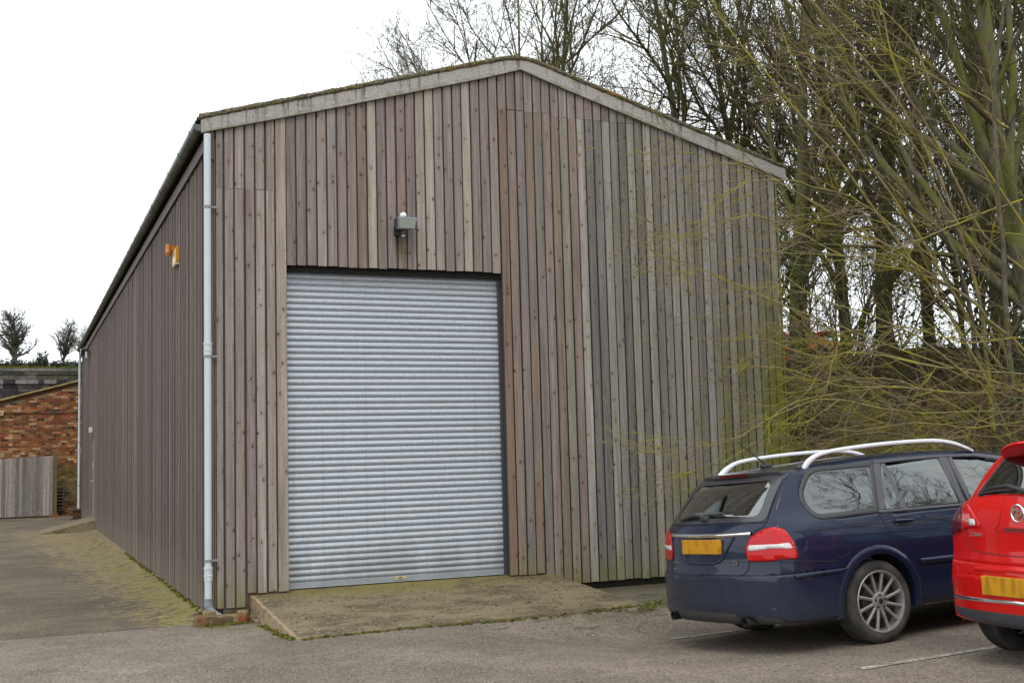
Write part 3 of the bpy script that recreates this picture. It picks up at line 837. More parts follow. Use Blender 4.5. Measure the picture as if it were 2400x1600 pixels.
def tubes(sets, ns):
    """sets of (pts, rad) -> vertex and face arrays, ns sides"""
    VV = []; FF = []; base = 0
    for pts, rad in sets:
        n, m1, _ = pts.shape
        d = np.empty_like(pts); d[:, 1:-1] = pts[:, 2:] - pts[:, :-2]; d[:, 0] = pts[:, 1] - pts[:, 0]; d[:, -1] = pts[:, -1] - pts[:, -2]
        d = unit(d)
        ref = np.where(np.abs(d[:, :1, 2:3]) > 0.8, np.array([1.0, 0.1, 0]), np.array([0.05, 0, 1.0]))
        x = unit(np.cross(d, ref)); y = np.cross(x, d)
        an = np.arange(ns) * 2 * math.pi / ns
        v = pts[:, :, None, :] + rad[:, :, None, None] * (x[:, :, None, :] * np.cos(an)[None, None, :, None] + y[:, :, None, :] * np.sin(an)[None, None, :, None])
        VV.append(v.reshape(-1, 3))
        I = np.arange(n * m1 * ns).reshape(n, m1, ns)
        a = I[:, :-1, :]; b = np.roll(a, -1, axis=2); c = np.roll(I[:, 1:, :], -1, axis=2); e = I[:, 1:, :]
        FF.append(np.stack([a, b, c, e], -1).reshape(-1, 4) + base)
        base += n * m1 * ns
    return np.concatenate(VV), np.concatenate(FF)
def fast_mesh(name, V, F, mat, parent=None, smooth=True, org=(0, 0, 0)):
    me = bpy.data.meshes.new(name)
    k = F.shape[1]
    me.vertices.add(len(V)); me.vertices.foreach_set('co', (V - np.array(org)).astype(np.float32).ravel())
    me.loops.add(F.size); me.loops.foreach_set('vertex_index', F.astype(np.int32).ravel())
    me.polygons.add(len(F)); me.polygons.foreach_set('loop_start', np.arange(0, F.size, k, dtype=np.int32))
    me.polygons.foreach_set('use_smooth', np.ones(len(F), dtype=bool) if smooth else np.zeros(len(F), dtype=bool))
    me.materials.append(mat)
    me.update(calc_edges=True)
    o = bpy.data.objects.new(name, me); COL.objects.link(o)
    place(o, org, parent)
    return o

def bark(name, c1, c2, lich, sc=6, lt=0.55, rough=0.95):
    t = NT(name, rough, 0, 0.15); P = t.pos(); n = t.noise(t.scale(P, (1, 1, .35)), sc * 3, 5, .65); m = t.noise(P, sc * .35, 4, .6)
    c = t.mix(t.step(n, .35, .65), c1, c2)
    c = t.mix(t.step(m, lt - .08, lt + .08), c, lich)
    t.base(c); t.bump(n, .6, .01)
    return t.m
M['bark'] = bark('mossy_bark', (0.066, 0.057, 0.038), (0.135, 0.118, 0.082), (0.105, 0.110, 0.030), lt=.50)
M['bark2'] = bark('grey_bark', (0.075, 0.066, 0.050), (0.135, 0.120, 0.090), (0.085, 0.085, 0.030), lt=.56)
M['twig'] = bark('brown_twig', (0.060, 0.048, 0.030), (0.125, 0.100, 0.066), (0.110, 0.108, 0.030), lt=.52)
M['olive'] = bark('olive_twig', (0.165, 0.138, 0.062), (0.265, 0.230, 0.105), (0.290, 0.255, 0.030), sc=9, lt=.57)
M['hazel'] = bark('hazel_rod', (0.140, 0.106, 0.064), (0.260, 0.205, 0.130), (0.260, 0.240, 0.040), sc=7, lt=.53)
M['farbark'] = bark('distant_bark', (0.055, 0.05, 0.045), (0.10, 0.09, 0.08), (0.07, 0.07, 0.04))
def leafmat(name, a, b):
    t = NT(name, .5, 0, .5); P = t.pos(); t.base(t.mix(t.noise(P, 9, 3), a, b)); return t.m
M['ivy'] = leafmat('ivy_leaf', (0.012, 0.035, 0.010), (0.035, 0.085, 0.022))
M['dead'] = leafmat('dead_leaf', (0.10, 0.045, 0.018), (0.17, 0.09, 0.035))

def leaves(rs, P, size, N=None):
    """small folded leaf quads at points P with random facing"""
    n = len(P)
    a = unit(rs.normal(0, 1, (n, 3))); b = unit(np.cross(a, rs.normal(0, 1, (n, 3)))); c = np.cross(a, b)
    s = (size * rs.uniform(.6, 1.3, n))[:, None]
    v = np.stack([P, P + s * (a * .5 + b * .42 + c * .1), P + s * a * 1.1, P + s * (a * .5 - b * .42 + c * .1)], 1).reshape(-1, 3)
    F = np.arange(4 * n).reshape(n, 4)
    return v, F

def tree_data(seed, H, R0, limbs=13, lean=(0, 0), fork=0.35, k2=9, k3=7, k4=5, first=.10, ang=(.45, 1.0), spread=.42, tw=1.0, up=.05):
    rs = np.random.RandomState(seed)
    trunk = grow(rs, np.array([[0., 0, -.3]]), np.array([[lean[0], lean[1], 1.]]), np.array([H]), 16, .045, .03)
    tr = radii(np.array([R0]), np.array([R0 * .16]), 16); tr[:, 0] *= 1.35
    P, D, R, t, _ = spawn(rs, trunk, tr, limbs, first, .96, ang[0], ang[1])
    L = H * spread * (1.15 - .75 * t) * rs.uniform(.7, 1.2, len(P))
    l1 = grow(rs, P, D, L, 10, .10, up + .03); r1 = radii(np.minimum(R * .62, R0 * .5), np.full(len(P), .008), 10)
    P, D, R, t, _ = spawn(rs, l1, r1, k2, .12, .98, .35, .95)
    L = np.repeat(L, k2) * .58 * (1.15 - .7 * t) * rs.uniform(.6, 1.2, len(P))
    l2 = grow(rs, P, D, L, 6, .11, up); r2 = radii(np.minimum(R * .7, .035), np.full(len(P), .0045), 6)
    P, D, R, t, _ = spawn(rs, l2, r2, k3, .1, 1., .35, 1.0)
    L = np.repeat(L, k3) * .50 * rs.uniform(.5, 1.3, len(P))
    l3 = grow(rs, P, D, L, 4, .15, up); r3 = radii(np.minimum(R * .75, .013), np.full(len(P), .0042), 4)
    P, D, R, t, _ = spawn(rs, l3, r3, k4, .15, 1., .4, 1.0)
    L = np.clip(np.repeat(L, k4) * .60 * rs.uniform(.5, 1.4, len(P)), .12, .9)
    l4 = grow(rs, P, D, L, 2, .16, up); r4 = radii(np.full(len(P), .0048), np.full(len(P), .0026), 2)
    r2, r3, r4 = r2 * tw, r3 * tw, r4 * tw
    return trunk, tr, l1, r1, l2, r2, l3, r3, l4, r4

proto = {}
def make_tree(key, loc, rot, sc, label, group, ivy=0, barkm='bark', name='tree', part_limbs=True, **kw):
    root = empty(name, loc, label, name if name == 'sapling' else 'tree', group, rot=(0, 0, rot), local=True)
    root.scale = (sc, sc, sc)
    if key not in proto:
        T = tree_data(**kw)
        tm = []
        V, F = tubes([(T[0], T[1])], 10); tm.append(('trunk', V, F, M[barkm], None))
        meshes = [fast_mesh('trunk', V, F, M[barkm], root)]
        for i in range(len(T[2])):
            V, F = tubes([(T[2][i:i + 1], T[3][i:i + 1])], 7)
            meshes.append(fast_mesh('limb', V, F, M[barkm], root, org=tuple(T[2][i, 0])))
        V, F = tubes([(T[4], T[5])], 5); V2, F2 = tubes([(T[6], T[7])], 3); V3, F3 = tubes([(T[8], T[9])], 3)
        Va = np.concatenate([V, V2, V3]); Fa = np.concatenate([F, F2 + len(V), F3 + len(V) + len(V2)])
        o = fast_mesh('twigs', Va, Fa, M['twig'] if barkm == 'bark' else M[barkm], root); tag(o, kind='stuff'); meshes.append(o)
        proto[key] = meshes
    else:
        for m in proto[key]:
            c = m.copy(); COL.objects.link(c); c.parent = root
    if ivy:
        rs = np.random.RandomState(int(loc[0] * 100) % 9999)
        n = ivy; z = rs.uniform(0, 1, n) ** .9 * 3.2 / sc; a = rs.uniform(0, 6.28, n)
        z = z + .25 * np.round(3 * np.sin(z * 1.7 + a)) * .3
        r = np.abs(rs.normal(.18, .14, n)) * (0.6 + .6 * np.abs(np.sin(z * 2.3 + a)))
        P = np.stack([r * np.cos(a), r * np.sin(a), z], 1)
        V, F = leaves(rs, P, .072 / sc)
        o = fast_mesh('ivy', V, F, M['ivy'], root, smooth=False); tag(o, kind='stuff')
    return root

def at(x, y): return (x, y, zbank(x, y) - .05)
GT = 'bare trees along the earth bank'
KW = {'A': dict(seed=11, H=12.5, R0=.150, limbs=18, k2=9, k3=6, k4=4, spread=.48),
      'B': dict(seed=23, H=13.5, R0=.135, limbs=18, k2=9, k3=6, k4=4, spread=.42, ang=(.35, .9)),
      'C': dict(seed=37, H=11.0, R0=.120, limbs=17, k2=9, k3=6, k4=4, spread=.54, ang=(.5, 1.2)),
      'D': dict(seed=51, H=11.5, R0=.100, limbs=20, k2=9, k3=6, k4=4, spread=.54, ang=(.30, .8), first=.06, up=.07)}
TL = [ # key, x, y, rot, scale, ivy, label
 ('B', 9.75, 4.75, 0.3, 1.00, 500, 'tall straight mossy trunk rising just right of the barn corner'),
 ('A', 11.9, 4.9, 1.9, 1.05, 900, 'thick mossy tree with ivy at its foot, behind the roof of the dark blue car'),
 ('B', 12.9, 7.3, 3.9, 0.95, 500, 'slimmer trunk leaning among the bank trees, left of the ivy covered tree'),
 ('C', 13.6, 5.7, 5.1, 1.05, 900, 'ivy clad tree farther up the bank between two straighter trunks'),
 ('A', 11.9, 2.3, 4.2, 0.90, 1400, 'bank tree wrapped in dark ivy leaves above the blue car front door'),
 ('B', 8.95, -1.35, 2.2, 1.10, 300, 'big dark trunk at the right edge with a heavy limb reaching up left'),
 ('C', 10.6, 8.5, 0.9, 1.00, 0, 'tree behind the right slope of the barn roof, trunk just clearing the verge'),
 ('D', 6.95, 9.8, 2.9, 0.98, 0, 'many stemmed tree fanning out behind the barn gable peak'),
 ('D', 7.7, 16.6, 0.2, 1.00, 0, 'fan shaped bare tree leaning left over the barn roof'),
 ('D', 7.35, 22.6, 4.4, 1.06, 0, 'leftmost full crowned bare tree behind the barn roof'),
 ('D', 6.4, 24.6, 5.6, 1.02, 0, 'open bare crown left of the gable, between taller neighbours'),
 ('D', 5.2, 31.0, 2.6, 1.02, 0, 'airy bare crown above the middle of the left verge'),
 ('D', 5.9, 33.5, 1.4, 0.92, 0, 'low faint treetop peeping over the left slope of the barn roof'),
 ('C', 7.0, 13.4, 2.2, 1.00, 0, 'bare tree whose upper branches lean left above the gable ridge'),
 ('D', 7.2, 19.8, 5.3, 1.00, 0, 'bare tree in the row behind the roof, between two fan shaped ones'),
 ('D', 6.6, 27.0, 3.3, 1.08, 0, 'fine twigged bare tree over the middle of the left roof slope'),
 ('A', 8.6, 12.8, 3.1, 1.00, 0, 'dense bare tree between the gable peak and the right slope of the roof'),
 ('D', 14.6, 2.2, 1.2, 1.00, 700, 'bushy tree high on the bank behind the red car'),
 ('C', 12.6, 9.6, 1.0, 1.00, 0, 'spreading tree behind the straight trunks, above the barn roof end'),
 ('B', 16.2, 5.5, 4.8, 1.05, 0, 'farthest straight trunk seen through the trees on the bank'),
 ('C', 12.4, 11.5, 3.6, 1.08, 0, 'background tree beyond the barn, seen through nearer branches'),
]
for key, x, y, r, s, ivy, lab in TL:
    make_tree(key, at(x, y), r, s, lab, GT, ivy=ivy, **KW[key])
for i, (x, y, r, s_, lab) in enumerate([
  (8.9, 2.4, .4, .42, 'slender sapling on the bank nearest the barn corner'), (10.4, 1.2, 2.0, .40, 'many stemmed sapling above the estate car roof'),
  (11.2, 6.4, 3.1, .45, 'bushy sapling between two trunks at the top of the bank'), (9.6, 7.6, 4.4, .42, 'sapling in the gap just right of the barn wall'),
  (12.6, 3.8, 5.2, .48, 'tangled sapling under the ivy clad tree'), (14.2, 4.2, 1.1, .50, 'farther tangled sapling on top of the bank'),
  (10.3, -.6, 2.7, .38, 'sapling behind the hazel at the right edge'), (13.2, .6, .9, .45, 'sapling high on the bank above the red car')]):
    make_tree('D', at(x, y), r, s_, lab, 'saplings on the bank', ivy=260 if i % 2 else 0, name='sapling', **KW['D'])
# trees across the car park behind the viewer, which the car windows mirror
for key, x, y, r, s, lab in (('C', 13.2, -11.2, .5, .95, 'bare tree across the car park, mirrored in the car windows'),
                             ('A', 18.5, -13.5, 2.5, 1.0, 'taller bare tree farther across the car park, mirrored in the glass'),
                             ('D', 11.0, -15.5, 4.0, .9, 'bushy bare tree across the car park behind the viewer')):
    make_tree(key, (x, y, -.1), r, s, lab, 'bare trees across the car park', **KW[key])

# ------------------------------------------------------------------ the arching olive tree at the foot of the bank
CAM = np.array([-2.5067, -11.6560, 1.51503]); FPX = 2734.014
def ray_pt(px, py, depth):
    return CAM + (r_ * (px - 1200) / FPX - u_ * (py - 800) / FPX + f_) * depth
LIMBS = [ # world polylines, from base to tip, given as bearing, height and distance from where the photographer stood; last two: start radius, thickness at tip
 ([(2440, 945, 13.2), (2250, 872, 13.0), (2050, 802, 12.8), (1850, 727, 12.6), (1690, 655, 12.4), (1500, 583, 12.2)], .020, .004),
 ([(2440, 935, 13.2), (2255, 929, 13.0), (2070, 910, 12.7), (1944, 907, 12.5), (1833, 866, 12.3), (1700, 855, 12.2)], .018, .004),
 ([(2440, 890, 13.2), (2330, 870, 13.1), (2200, 855, 12.9), (2007, 825, 12.7), (1933, 833, 12.5), (1837, 803, 12.4), (1760, 762, 12.3)], .016, .004),
 ([(2329, 907, 13.3), (2218, 870, 13.0), (2070, 833, 12.8), (2007, 792, 12.8), (1840, 707, 12.5), (1700, 646, 12.3), (1560, 600, 12.2)], .015, .003),
 ([(2400, 470, 13.6), (2300, 500, 13.4), (2200, 540, 13.2), (2090, 585, 13.0), (2014, 598, 12.9), (1829, 598, 12.7), (1700, 583, 12.5), (1620, 573, 12.4)], .014, .003),
 ([(2450, 930, 13.3), (2377, 911, 13.2), (2277, 900, 13.1), (2177, 822, 12.9), (2114, 785, 12.8), (2033, 744, 12.7), (1903, 700, 12.6), (1829, 652, 12.5), (1740, 590, 12.4)], .022, .004),
 ([(2420, 850, 13.5), (2325, 759, 13.4), (2277, 707, 13.3), (2192, 648, 13.2), (2070, 567, 13.0), (1959, 500, 12.9), (1830, 420, 12.8), (1740, 340, 12.7)], .030, .005),
 ([(2330, 1075, 13.6), (2325, 944, 13.6), (2292, 825, 13.5), (2273, 707, 13.4), (2244, 611, 13.3), (2218, 555, 13.3), (2159, 500, 13.2), (2060, 400, 13.1), (1990, 280, 13.0)], .048, .006),
 ([(2440, 960, 13.2), (2150, 960, 12.8), (1950, 932, 12.5), (1840, 965, 12.3), (1790, 985, 12.2), (1740, 1012, 12.1), (1700, 1032, 12.0), (1650, 1042, 12.0), (1600, 1030, 12.0), (1562, 990, 12.0)], .013, .0025),
 ([(2100, 905, 12.8), (1950, 925, 12.5), (1830, 966, 12.3), (1765, 1036, 12.2), (1700, 1083, 12.1), (1640, 1100, 12.1), (1580, 1118, 12.1)], .009, .0025),
 ([(2200, 620, 13.2), (2100, 540, 13.0), (2000, 470, 12.9), (1900, 438, 12.7), (1830, 422, 12.6), (1740, 426, 12.5), (1700, 455, 12.4), (1650, 462, 12.4), (1600, 425, 12.3)], .013, .003),
 ([(2190, 660, 13.2), (2010, 540, 13.0), (1900, 462, 12.8), (1780, 392, 12.7), (1680, 375, 12.6), (1600, 340, 12.5), (1540, 330, 12.4)], .012, .003),
 ([(2330, 1010, 13.6), (2300, 700, 13.5), (2200, 400, 13.4), (2080, 200, 13.3), (1960, 60, 13.2), (1880, -40, 13.2)], .034, .008),
 ([(2385, 1010, 13.4), (2345, 600, 13.4), (2335, 250, 13.4), (2352, -60, 13.4)], .045, .018),
 ([(2320, 900, 13.4), (2230, 720, 13.4), (2020, 420, 13.2), (1850, 210, 13.1), (1720, 60, 13.0), (1680, -30, 13.0)], .026, .005),
 ([(2345, 860, 13.5), (2150, 560, 13.3), (1980, 330, 13.2), (1850, 140, 13.1), (1790, -20, 13.1)], .024, .006),
 ([(2440, 700, 13.6), (2300, 560, 13.5), (2190, 330, 13.4), (2110, 180, 13.3), (2075, -20, 13.3)], .030, .008),
 ([(2440, 620, 13.5), (2330, 420, 13.5), (2210, 250, 13.4), (2150, 100, 13.4), (2040, -20, 13.4)], .024, .006),
 ([(2440, 985, 13.0), (2280, 1000, 12.8), (2150, 985, 12.6), (2020, 1000, 12.5), (1930, 985, 12.4), (1880, 950, 12.4)], .012, .003),
 ([(2440, 800, 13.4), (2250, 800, 13.2), (2100, 760, 13.0), (1950, 780, 12.8), (1880, 760, 12.7), (1800, 700, 12.6)], .014, .003),
 ([(2440, 1000, 13.1), (2320, 985, 13.0), (2230, 940, 12.9), (2100, 880, 12.8), (1960, 870, 12.6), (1860, 900, 12.4), (1800, 890, 12.4)], .014, .003),
 ([(2300, 600, 13.4), (2200, 470, 13.3), (2120, 330, 13.2), (2000, 200, 13.1), (1900, 140, 13.0), (1760, 100, 12.9)], .016, .004),
 ([(2360, 300, 13.6), (2240, 220, 13.5), (2100, 150, 13.4), (1980, 40, 13.3), (1900, -40, 13.3)], .022, .006),
 ([(2150, 640, 13.2), (1990, 610, 12.9), (1870, 550, 12.7), (1770, 500, 12.5), (1690, 520, 12.4), (1610, 560, 12.3), (1540, 545, 12.3)], .012, .003),
]
def smooth_poly(P, m):
    P = np.array(P); n = len(P)
    Q_ = np.vstack([2 * P[0] - P[1], P, 2 * P[-1] - P[-2]])
    out = []
    for s in np.linspace(0, n - 1, m + 1):
        i = min(int(s), n - 2); f = s - i; a, b, c, d = Q_[i:i + 4]
        out.append(.5 * (2 * b + (c - a) * f + (2 * a - 5 * b + 4 * c - d) * f * f + (3 * b - a - 3 * c + d) * f ** 3))
    return np.array(out)
rs = np.random.RandomState(5)
hz = empty('hazel_tree', at(8.75, -1.2), 'arching olive green bare tree whose branches sweep across the barn corner', 'tree')
lp_, lr_ = [], []
for pl, ra, rb in LIMBS:
    w = np.array([ray_pt(*q) for q in pl])
    if pl[0][0] >= 2420:      # run on to the stool the stems grow from
        w = np.vstack([np.array([[8.72, -1.25, 1.0]]) * .5 + w[0] * .5, w]); w = np.vstack([[8.75, -1.2, .55], w])
    ra *= .8
    pts = smooth_poly(w, 26) + np.cumsum(rs.normal(0, .010, (27, 3)), 0)
    rr = np.linspace(ra, rb, 27)
    lp_.append(pts); lr_.append(rr)
    V, F = tubes([(pts[None], rr[None])], 7)
    fast_mesh('limb', V, F, M['olive'] if ra < .021 else (M['hazel'] if ra < .03 else M['bark2']), hz, org=tuple(pts[0]))
# many more slender rods from the same stool, arching out over the bank and the cars
K = 46
P0 = np.array([8.75, -1.2, .6]) + rs.normal(0, 1, (K, 3)) * [.18, .25, .12]
D0 = unit(-r_[None, :] * rs.uniform(.5, 1.3, (K, 1)) + np.array([0, 0, 1.0])[None, :] * rs.uniform(.05, 1.4, (K, 1)) + f_[None, :] * rs.uniform(-.25, .30, (K, 1)))
L0 = rs.uniform(2.2, 4.6, K)
pts = P0[:, None, :].repeat(27, 1).copy(); d = D0.copy(); p = P0.copy()
for s in range(26):
    d = d + rs.normal(0, .060, (K, 3)); d[:, 2] += -.030 + .022 * math.sin(s * .5); d = unit(d); p = p + d * (L0 / 26)[:, None]; pts[:, s + 1] = p
for k in range(K):
    rr = np.linspace(rs.uniform(.009, .018), .003, 27)
    lp_.append(pts[k]); lr_.append(rr)
    V, F = tubes([(pts[k][None], rr[None])], 6)
    fast_mesh('limb', V, F, M['olive'] if k % 3 == 0 else M['hazel'], hz, org=tuple(pts[k][0]))
LP = np.array(lp_); LR = np.array(lr_)
P, D, R, t_, idx = spawn(rs, LP, LR, 11, .10, 1., .18, .75, flat=.8)
D[:, 2] -= .20; D += (-r_ * .25)[None, :]
L = rs.uniform(.35, 1.7, len(P)) * (1.15 - .5 * t_)
l2 = grow(rs, P, D, L, 9, .10, .0, droop=-.0) ; 
for s in range(l2.shape[1]): pass
def arch(rs, P, D, L, m, wig):
    n = len(P); pts = np.empty((n, m + 1, 3)); pts[:, 0] = P; D = unit(D)
    for s in range(m):
        D = D + rs.normal(0, wig, (n, 3)); D[:, 2] += -.10 + .34 * (s / m); D = unit(D)
        P = P + D * (L / m)[:, None]; pts[:, s + 1] = P
    return pts
l2 = arch(rs, P, D, L, 9, .09); r2 = radii(np.minimum(R * .7, .0075), np.full(len(P), .0028), 9)
P, D, R, t_, idx = spawn(rs, l2, r2, 5, .15, 1., .25, .8)
L = rs.uniform(.15, .65, len(P))
l3 = arch(rs, P, D, L, 5, .12); r3 = radii(np.minimum(R * .8, .0045), np.full(len(P), .0022), 5)
P, D, R, t_, idx = spawn(rs, l3, r3, 2, .2, 1., .4, 1.)
l4 = arch(rs, P, D, rs.uniform(.05, .22, len(P)), 2, .12); r4 = radii(np.full(len(P), .0024), np.full(len(P), .0015), 2)
V, F = tubes([(l2, r2), (l3, r3), (l4, r4)], 4)
o = fast_mesh('twigs', V, F, M['hazel'], hz); tag(o, kind='stuff')
bud = l3[rs.choice(len(l3), 260), -1]
V, F = leaves(rs, bud, .028); o = fast_mesh('withered_leaves', V, F, M['dead'], hz, smooth=False); tag(o, kind='stuff')

# ------------------------------------------------------------------ undergrowth on the bank
rs = np.random.RandomState(9)
n = 2600
X_ = rs.uniform(6.5, 17, n); Y_ = rs.uniform(-5, 12, n)
Z_ = np.array([zbank(a, b) for a, b in zip(X_, Y_)]); ok = np.array([a > foot(b) + .5 for a, b in zip(X_, Y_)])
P = np.stack([X_, Y_, Z_ - .02], 1)[ok]
D = unit(rs.normal(0, 1, (len(P), 3)) * [1, 1, .3] + [0, 0, .9])
L = rs.uniform(.4, 1.7, len(P))
b1 = grow(rs, P, D, L, 8, .12, -.08); q1 = radii(rs.uniform(.003, .009, len(P)), np.full(len(P), .002), 8)
P, D, R, t_, idx = spawn(rs, b1, q1, 4, .2, 1., .4, 1.1); b2 = grow(rs, P, D, rs.uniform(.1, .5, len(P)), 3, .15, -.03); q2 = radii(np.full(len(P), .003), np.full(len(P), .0018), 3)
V, F = tubes([(b1, q1), (b2, q2)], 3)
half = len(F) // 2
o = fast_mesh('bramble_thicket', V, F, M['twig']); tag(o, 'brown tangle of bare brambles covering the earth bank under the trees', 'undergrowth', kind='stuff')
n = 9000
cen = np.stack([rs.uniform(7.5, 15, 60), rs.uniform(-3, 8, 60)], 1)
ci = rs.randint(0, 60, n)
xy = cen[ci] + rs.normal(0, .28, (n, 2))
z = np.array([zbank(a, b) for a, b in xy]) + np.abs(rs.normal(0, .28, n))
V, F = leaves(rs, np.column_stack([xy, z]), .06)
o = fast_mesh('ivy_patches', V, F, M['ivy'], smooth=False); tag(o, 'dark green ivy and bramble leaves in patches on the earth bank', 'ivy', kind='stuff')
n = 16000
xy = np.column_stack([rs.uniform(6.3, 16, n), rs.uniform(-6, 12, n)])
z = np.array([zbank(a, b) for a, b in xy])
k = np.array([a > foot(b) + .1 for a, b in xy])
V, F = leaves(rs, np.column_stack([xy, z + .01])[k], .06)
o = fast_mesh('dead_leaves', V, F, M['dead'], smooth=False); tag(o, 'brown fallen leaves lying over the earth bank', 'dead leaves', kind='stuff')
# small litter on the tarmac by the kerb and ramp
n = 520
xy = np.column_stack([rs.uniform(1.2, 4.6, n), -1.3 + rs.normal(0, .22, n)])
xy[:140] = np.column_stack([rs.uniform(2.9, 6.0, 140), rs.uniform(-.45, -.05, 140)])
xy[140:230] = np.column_stack([rs.uniform(-2.5, 6, 90), rs.uniform(-6, -1.7, 90)])
z = np.array([zg(a, b) for a, b in xy]) + .006
V, F = leaves(rs, np.column_stack([xy, z]), .02)
V[:, 2] = z.repeat(4) + np.abs(V[:, 2] - z.repeat(4)) * .35
o = fast_mesh('leaf_litter', V, F, M['dead'], smooth=False); tag(o, 'tiny scraps of brown leaf scattered on the tarmac and along the concrete edge', 'leaf litter', kind='stuff')
P = np.column_stack([rs.uniform(1.5, 4.2, 60), -1.35 + rs.normal(0, .3, 60)]); P = np.column_stack([P, [zg(a, b) + .008 for a, b in P]])
tw = grow(rs, P, unit(rs.normal(0, 1, (60, 3)) * [1, 1, 0]) , rs.uniform(.05, .35, 60), 4, .15, 0); tw[:, :, 2] = P[:, 2][:, None]
V, F = tubes([(tw, radii(np.full(60, .003), np.full(60, .0015), 4))], 4)
o = fast_mesh('fallen_twigs', V, F, M['bark2']); tag(o, 'thin fallen twigs lying on the tarmac beside the ramp and blue car', 'twigs', kind='stuff')
# moss tufts along ramp foot and wall foot
def tufts(name, pts, label, size=.018):
    V = []; F = []; b = 0
    for (x, y, z) in pts:
        r = size * rs.uniform(.5, 1.6); h = r * rs.uniform(.4, .9)
        k = 6
        V += [(x + r * math.cos(a * 1.047) * rs.uniform(.7, 1.2), y + r * math.sin(a * 1.047) * rs.uniform(.7, 1.2), z) for a in range(k)] + [(x + r * .5 * math.cos(a * 1.047 + .5), y + r * .5 * math.sin(a * 1.047 + .5), z + h) for a in range(k)]
        for a in range(k): F.append((b + a, b + (a + 1) % k, b + k + (a + 1) % k, b + k + a))
        F += [(b + k, b + k + 1, b + k + 2, b + k + 3), (b + k + 3, b + k + 4, b + k + 5, b + k)]
        b += 2 * k
    o = fast_mesh(name, np.array(V), np.array(F), M['moss']); tag(o, label, 'moss', kind='stuff')
t = NT('moss', .95, 0, .1); P_ = t.pos(); nn_ = t.noise(P_, 22, 5)
t.base(t.mix(t.step(nn_, .35, .65), (0.030, 0.036, 0.008), (0.115, 0.115, 0.018))); t.bump(t.noise(P_, 90), 1, .01); M['moss'] = t.m
pts = [(x, -1.63 + .40 * (x + .285) / 3.585 - .015 + rs.normal(0, .012), zg(x, -1.4) + .002) for x in rs.uniform(-.25, 3.2, 150)]
pts += [(-.40 + .1 * v + rs.normal(-.02, .02), -1.6 * v, .001) for v in rs.uniform(.35, 1, 110)]
pts += [(rs.uniform(2.6, 4.3), rs.normal(-1.2, .16), zg(3.4, -1.2) + .001) for _ in range(260)]
pts += [(-.785 - abs(rs.normal(0, .025)), yv, zg(-.79, yv) + .001) for yv in rs.uniform(0.2, 9, 260)]
pts += [(-.9 + rs.uniform(0, .5), -.30 + rs.normal(0, .03), .001) for _ in range(90)]
tufts('moss_tufts', pts, 'green moss tufts along the ramp edges, brick kerb and foot of the side wall', .017)
# ------------------------------------------------------------------ brick outbuilding across the yard
YB0 = 28.6
out = empty('brick_outbuilding', (-3.4, YB0, 0), 'old red brick lean-to with a sloping tiled verge at the end of the yard', 'outbuilding')
def zv(x): return 3.70 + (x + 2.977) * 0.2645      # verge line
x0w, x1w = -5.6, 0.6
m = MB().col(sr(168, 150, 122, .5)); m.prism([(x0w, -.2), (x1w, -.2), (x1w, zv(x1w) - .12), (x0w, zv(x0w) - .12)], YB0 + .012, YB0 + 2.2)
wall = m.build('brick_wall', M['brick'], out)
bcol = [(162, 92, 56), (178, 104, 62), (144, 84, 58), (170, 120, 78), (130, 78, 58), (184, 132, 84), (152, 110, 72), (118, 80, 58), (192, 152, 110), (160, 80, 52), (174, 128, 84), (150, 112, 66)]
cells = []
ch, bl = 0.0715, 0.232
nrow = int(4.6 / ch)
for j in range(nrow):
    z = 0.02 + j * ch
    x = x0w + (0.5 if j % 2 else 0) * bl
    while x < x1w - .05:
        full = bl if (j % 4 != 3) else bl * .52     # a header course every fourth
        xa, xb = x, min(x + full - .012, x1w)
        if z + ch < min(zv(xa), zv(xb)) - .15: cells.append((xa, xb, z, z + ch - .012))
        x += full
def inview(c):
    xa, xb, z0, z1 = c
    if xb < -3.0 or xa > -0.52: return False
    if xa < -1.32 and z1 < 1.86: return False
    return True
vis = [c for c in cells if inview(c)]
vis.sort(key=lambda c: -(c[1] - c[0]))
single = set(vis[:300])
rest = MB()
for c in cells:
    xa, xb, z0, z1 = c
    r = rng.random()
    rgb = rng.choice(bcol)
    if r > .90: rgb = (214, 182, 144)
    if r < .05: rgb = (70, 56, 50)
    k = rng.uniform(.8, 1.15)
    colr = sr(rgb[0], rgb[1] * .94, rgb[2] * .88, .58 * k)
    g = 0
    if xb > -1.35 and z0 < 1.65: g = .62 * smst(-1.4, -1.25, xb) * smst(1.72, 1.45, z0) if False else .60 * (1 - smst(1.45, 1.68, z0)) * smst(.25, .5, z0)
    colr = tuple(a * (1 - g) + b * g for a, b in zip(colr, (.070, .080, .018)))
    dp = rng.uniform(-.004, .005)
    args = (xa + rng.uniform(0, .003), xb - rng.uniform(0, .003), YB0 - .0 + dp, YB0 + .014, z0 + rng.uniform(0, .002), z1)
    if c in single: MB().col(colr).box(*args).build('brick', M['brick'], wall, fixn=False)
    else: rest.col(colr).box(*args)
tag(rest.build('brickwork', M['brick'], wall, fixn=False), kind='stuff')
m = MB().col(sr(178, 158, 104, .55)); m.prism([(x0w, zv(x0w) - .055), (x1w, zv(x1w) - .055), (x1w, zv(x1w)), (x0w, zv(x0w))], YB0 - .12, YB0 + 2.3)
rf = m.build('roof', M['stone'], out)
m = MB().col(sr(112, 70, 44, .5)); m.prism([(x0w, zv(x0w) - .15), (x1w, zv(x1w) - .15), (x1w, zv(x1w) - .057), (x0w, zv(x0w) - .057)], YB0 - .045, YB0 + .0)
m.build('verge_board', M['stone'], rf)
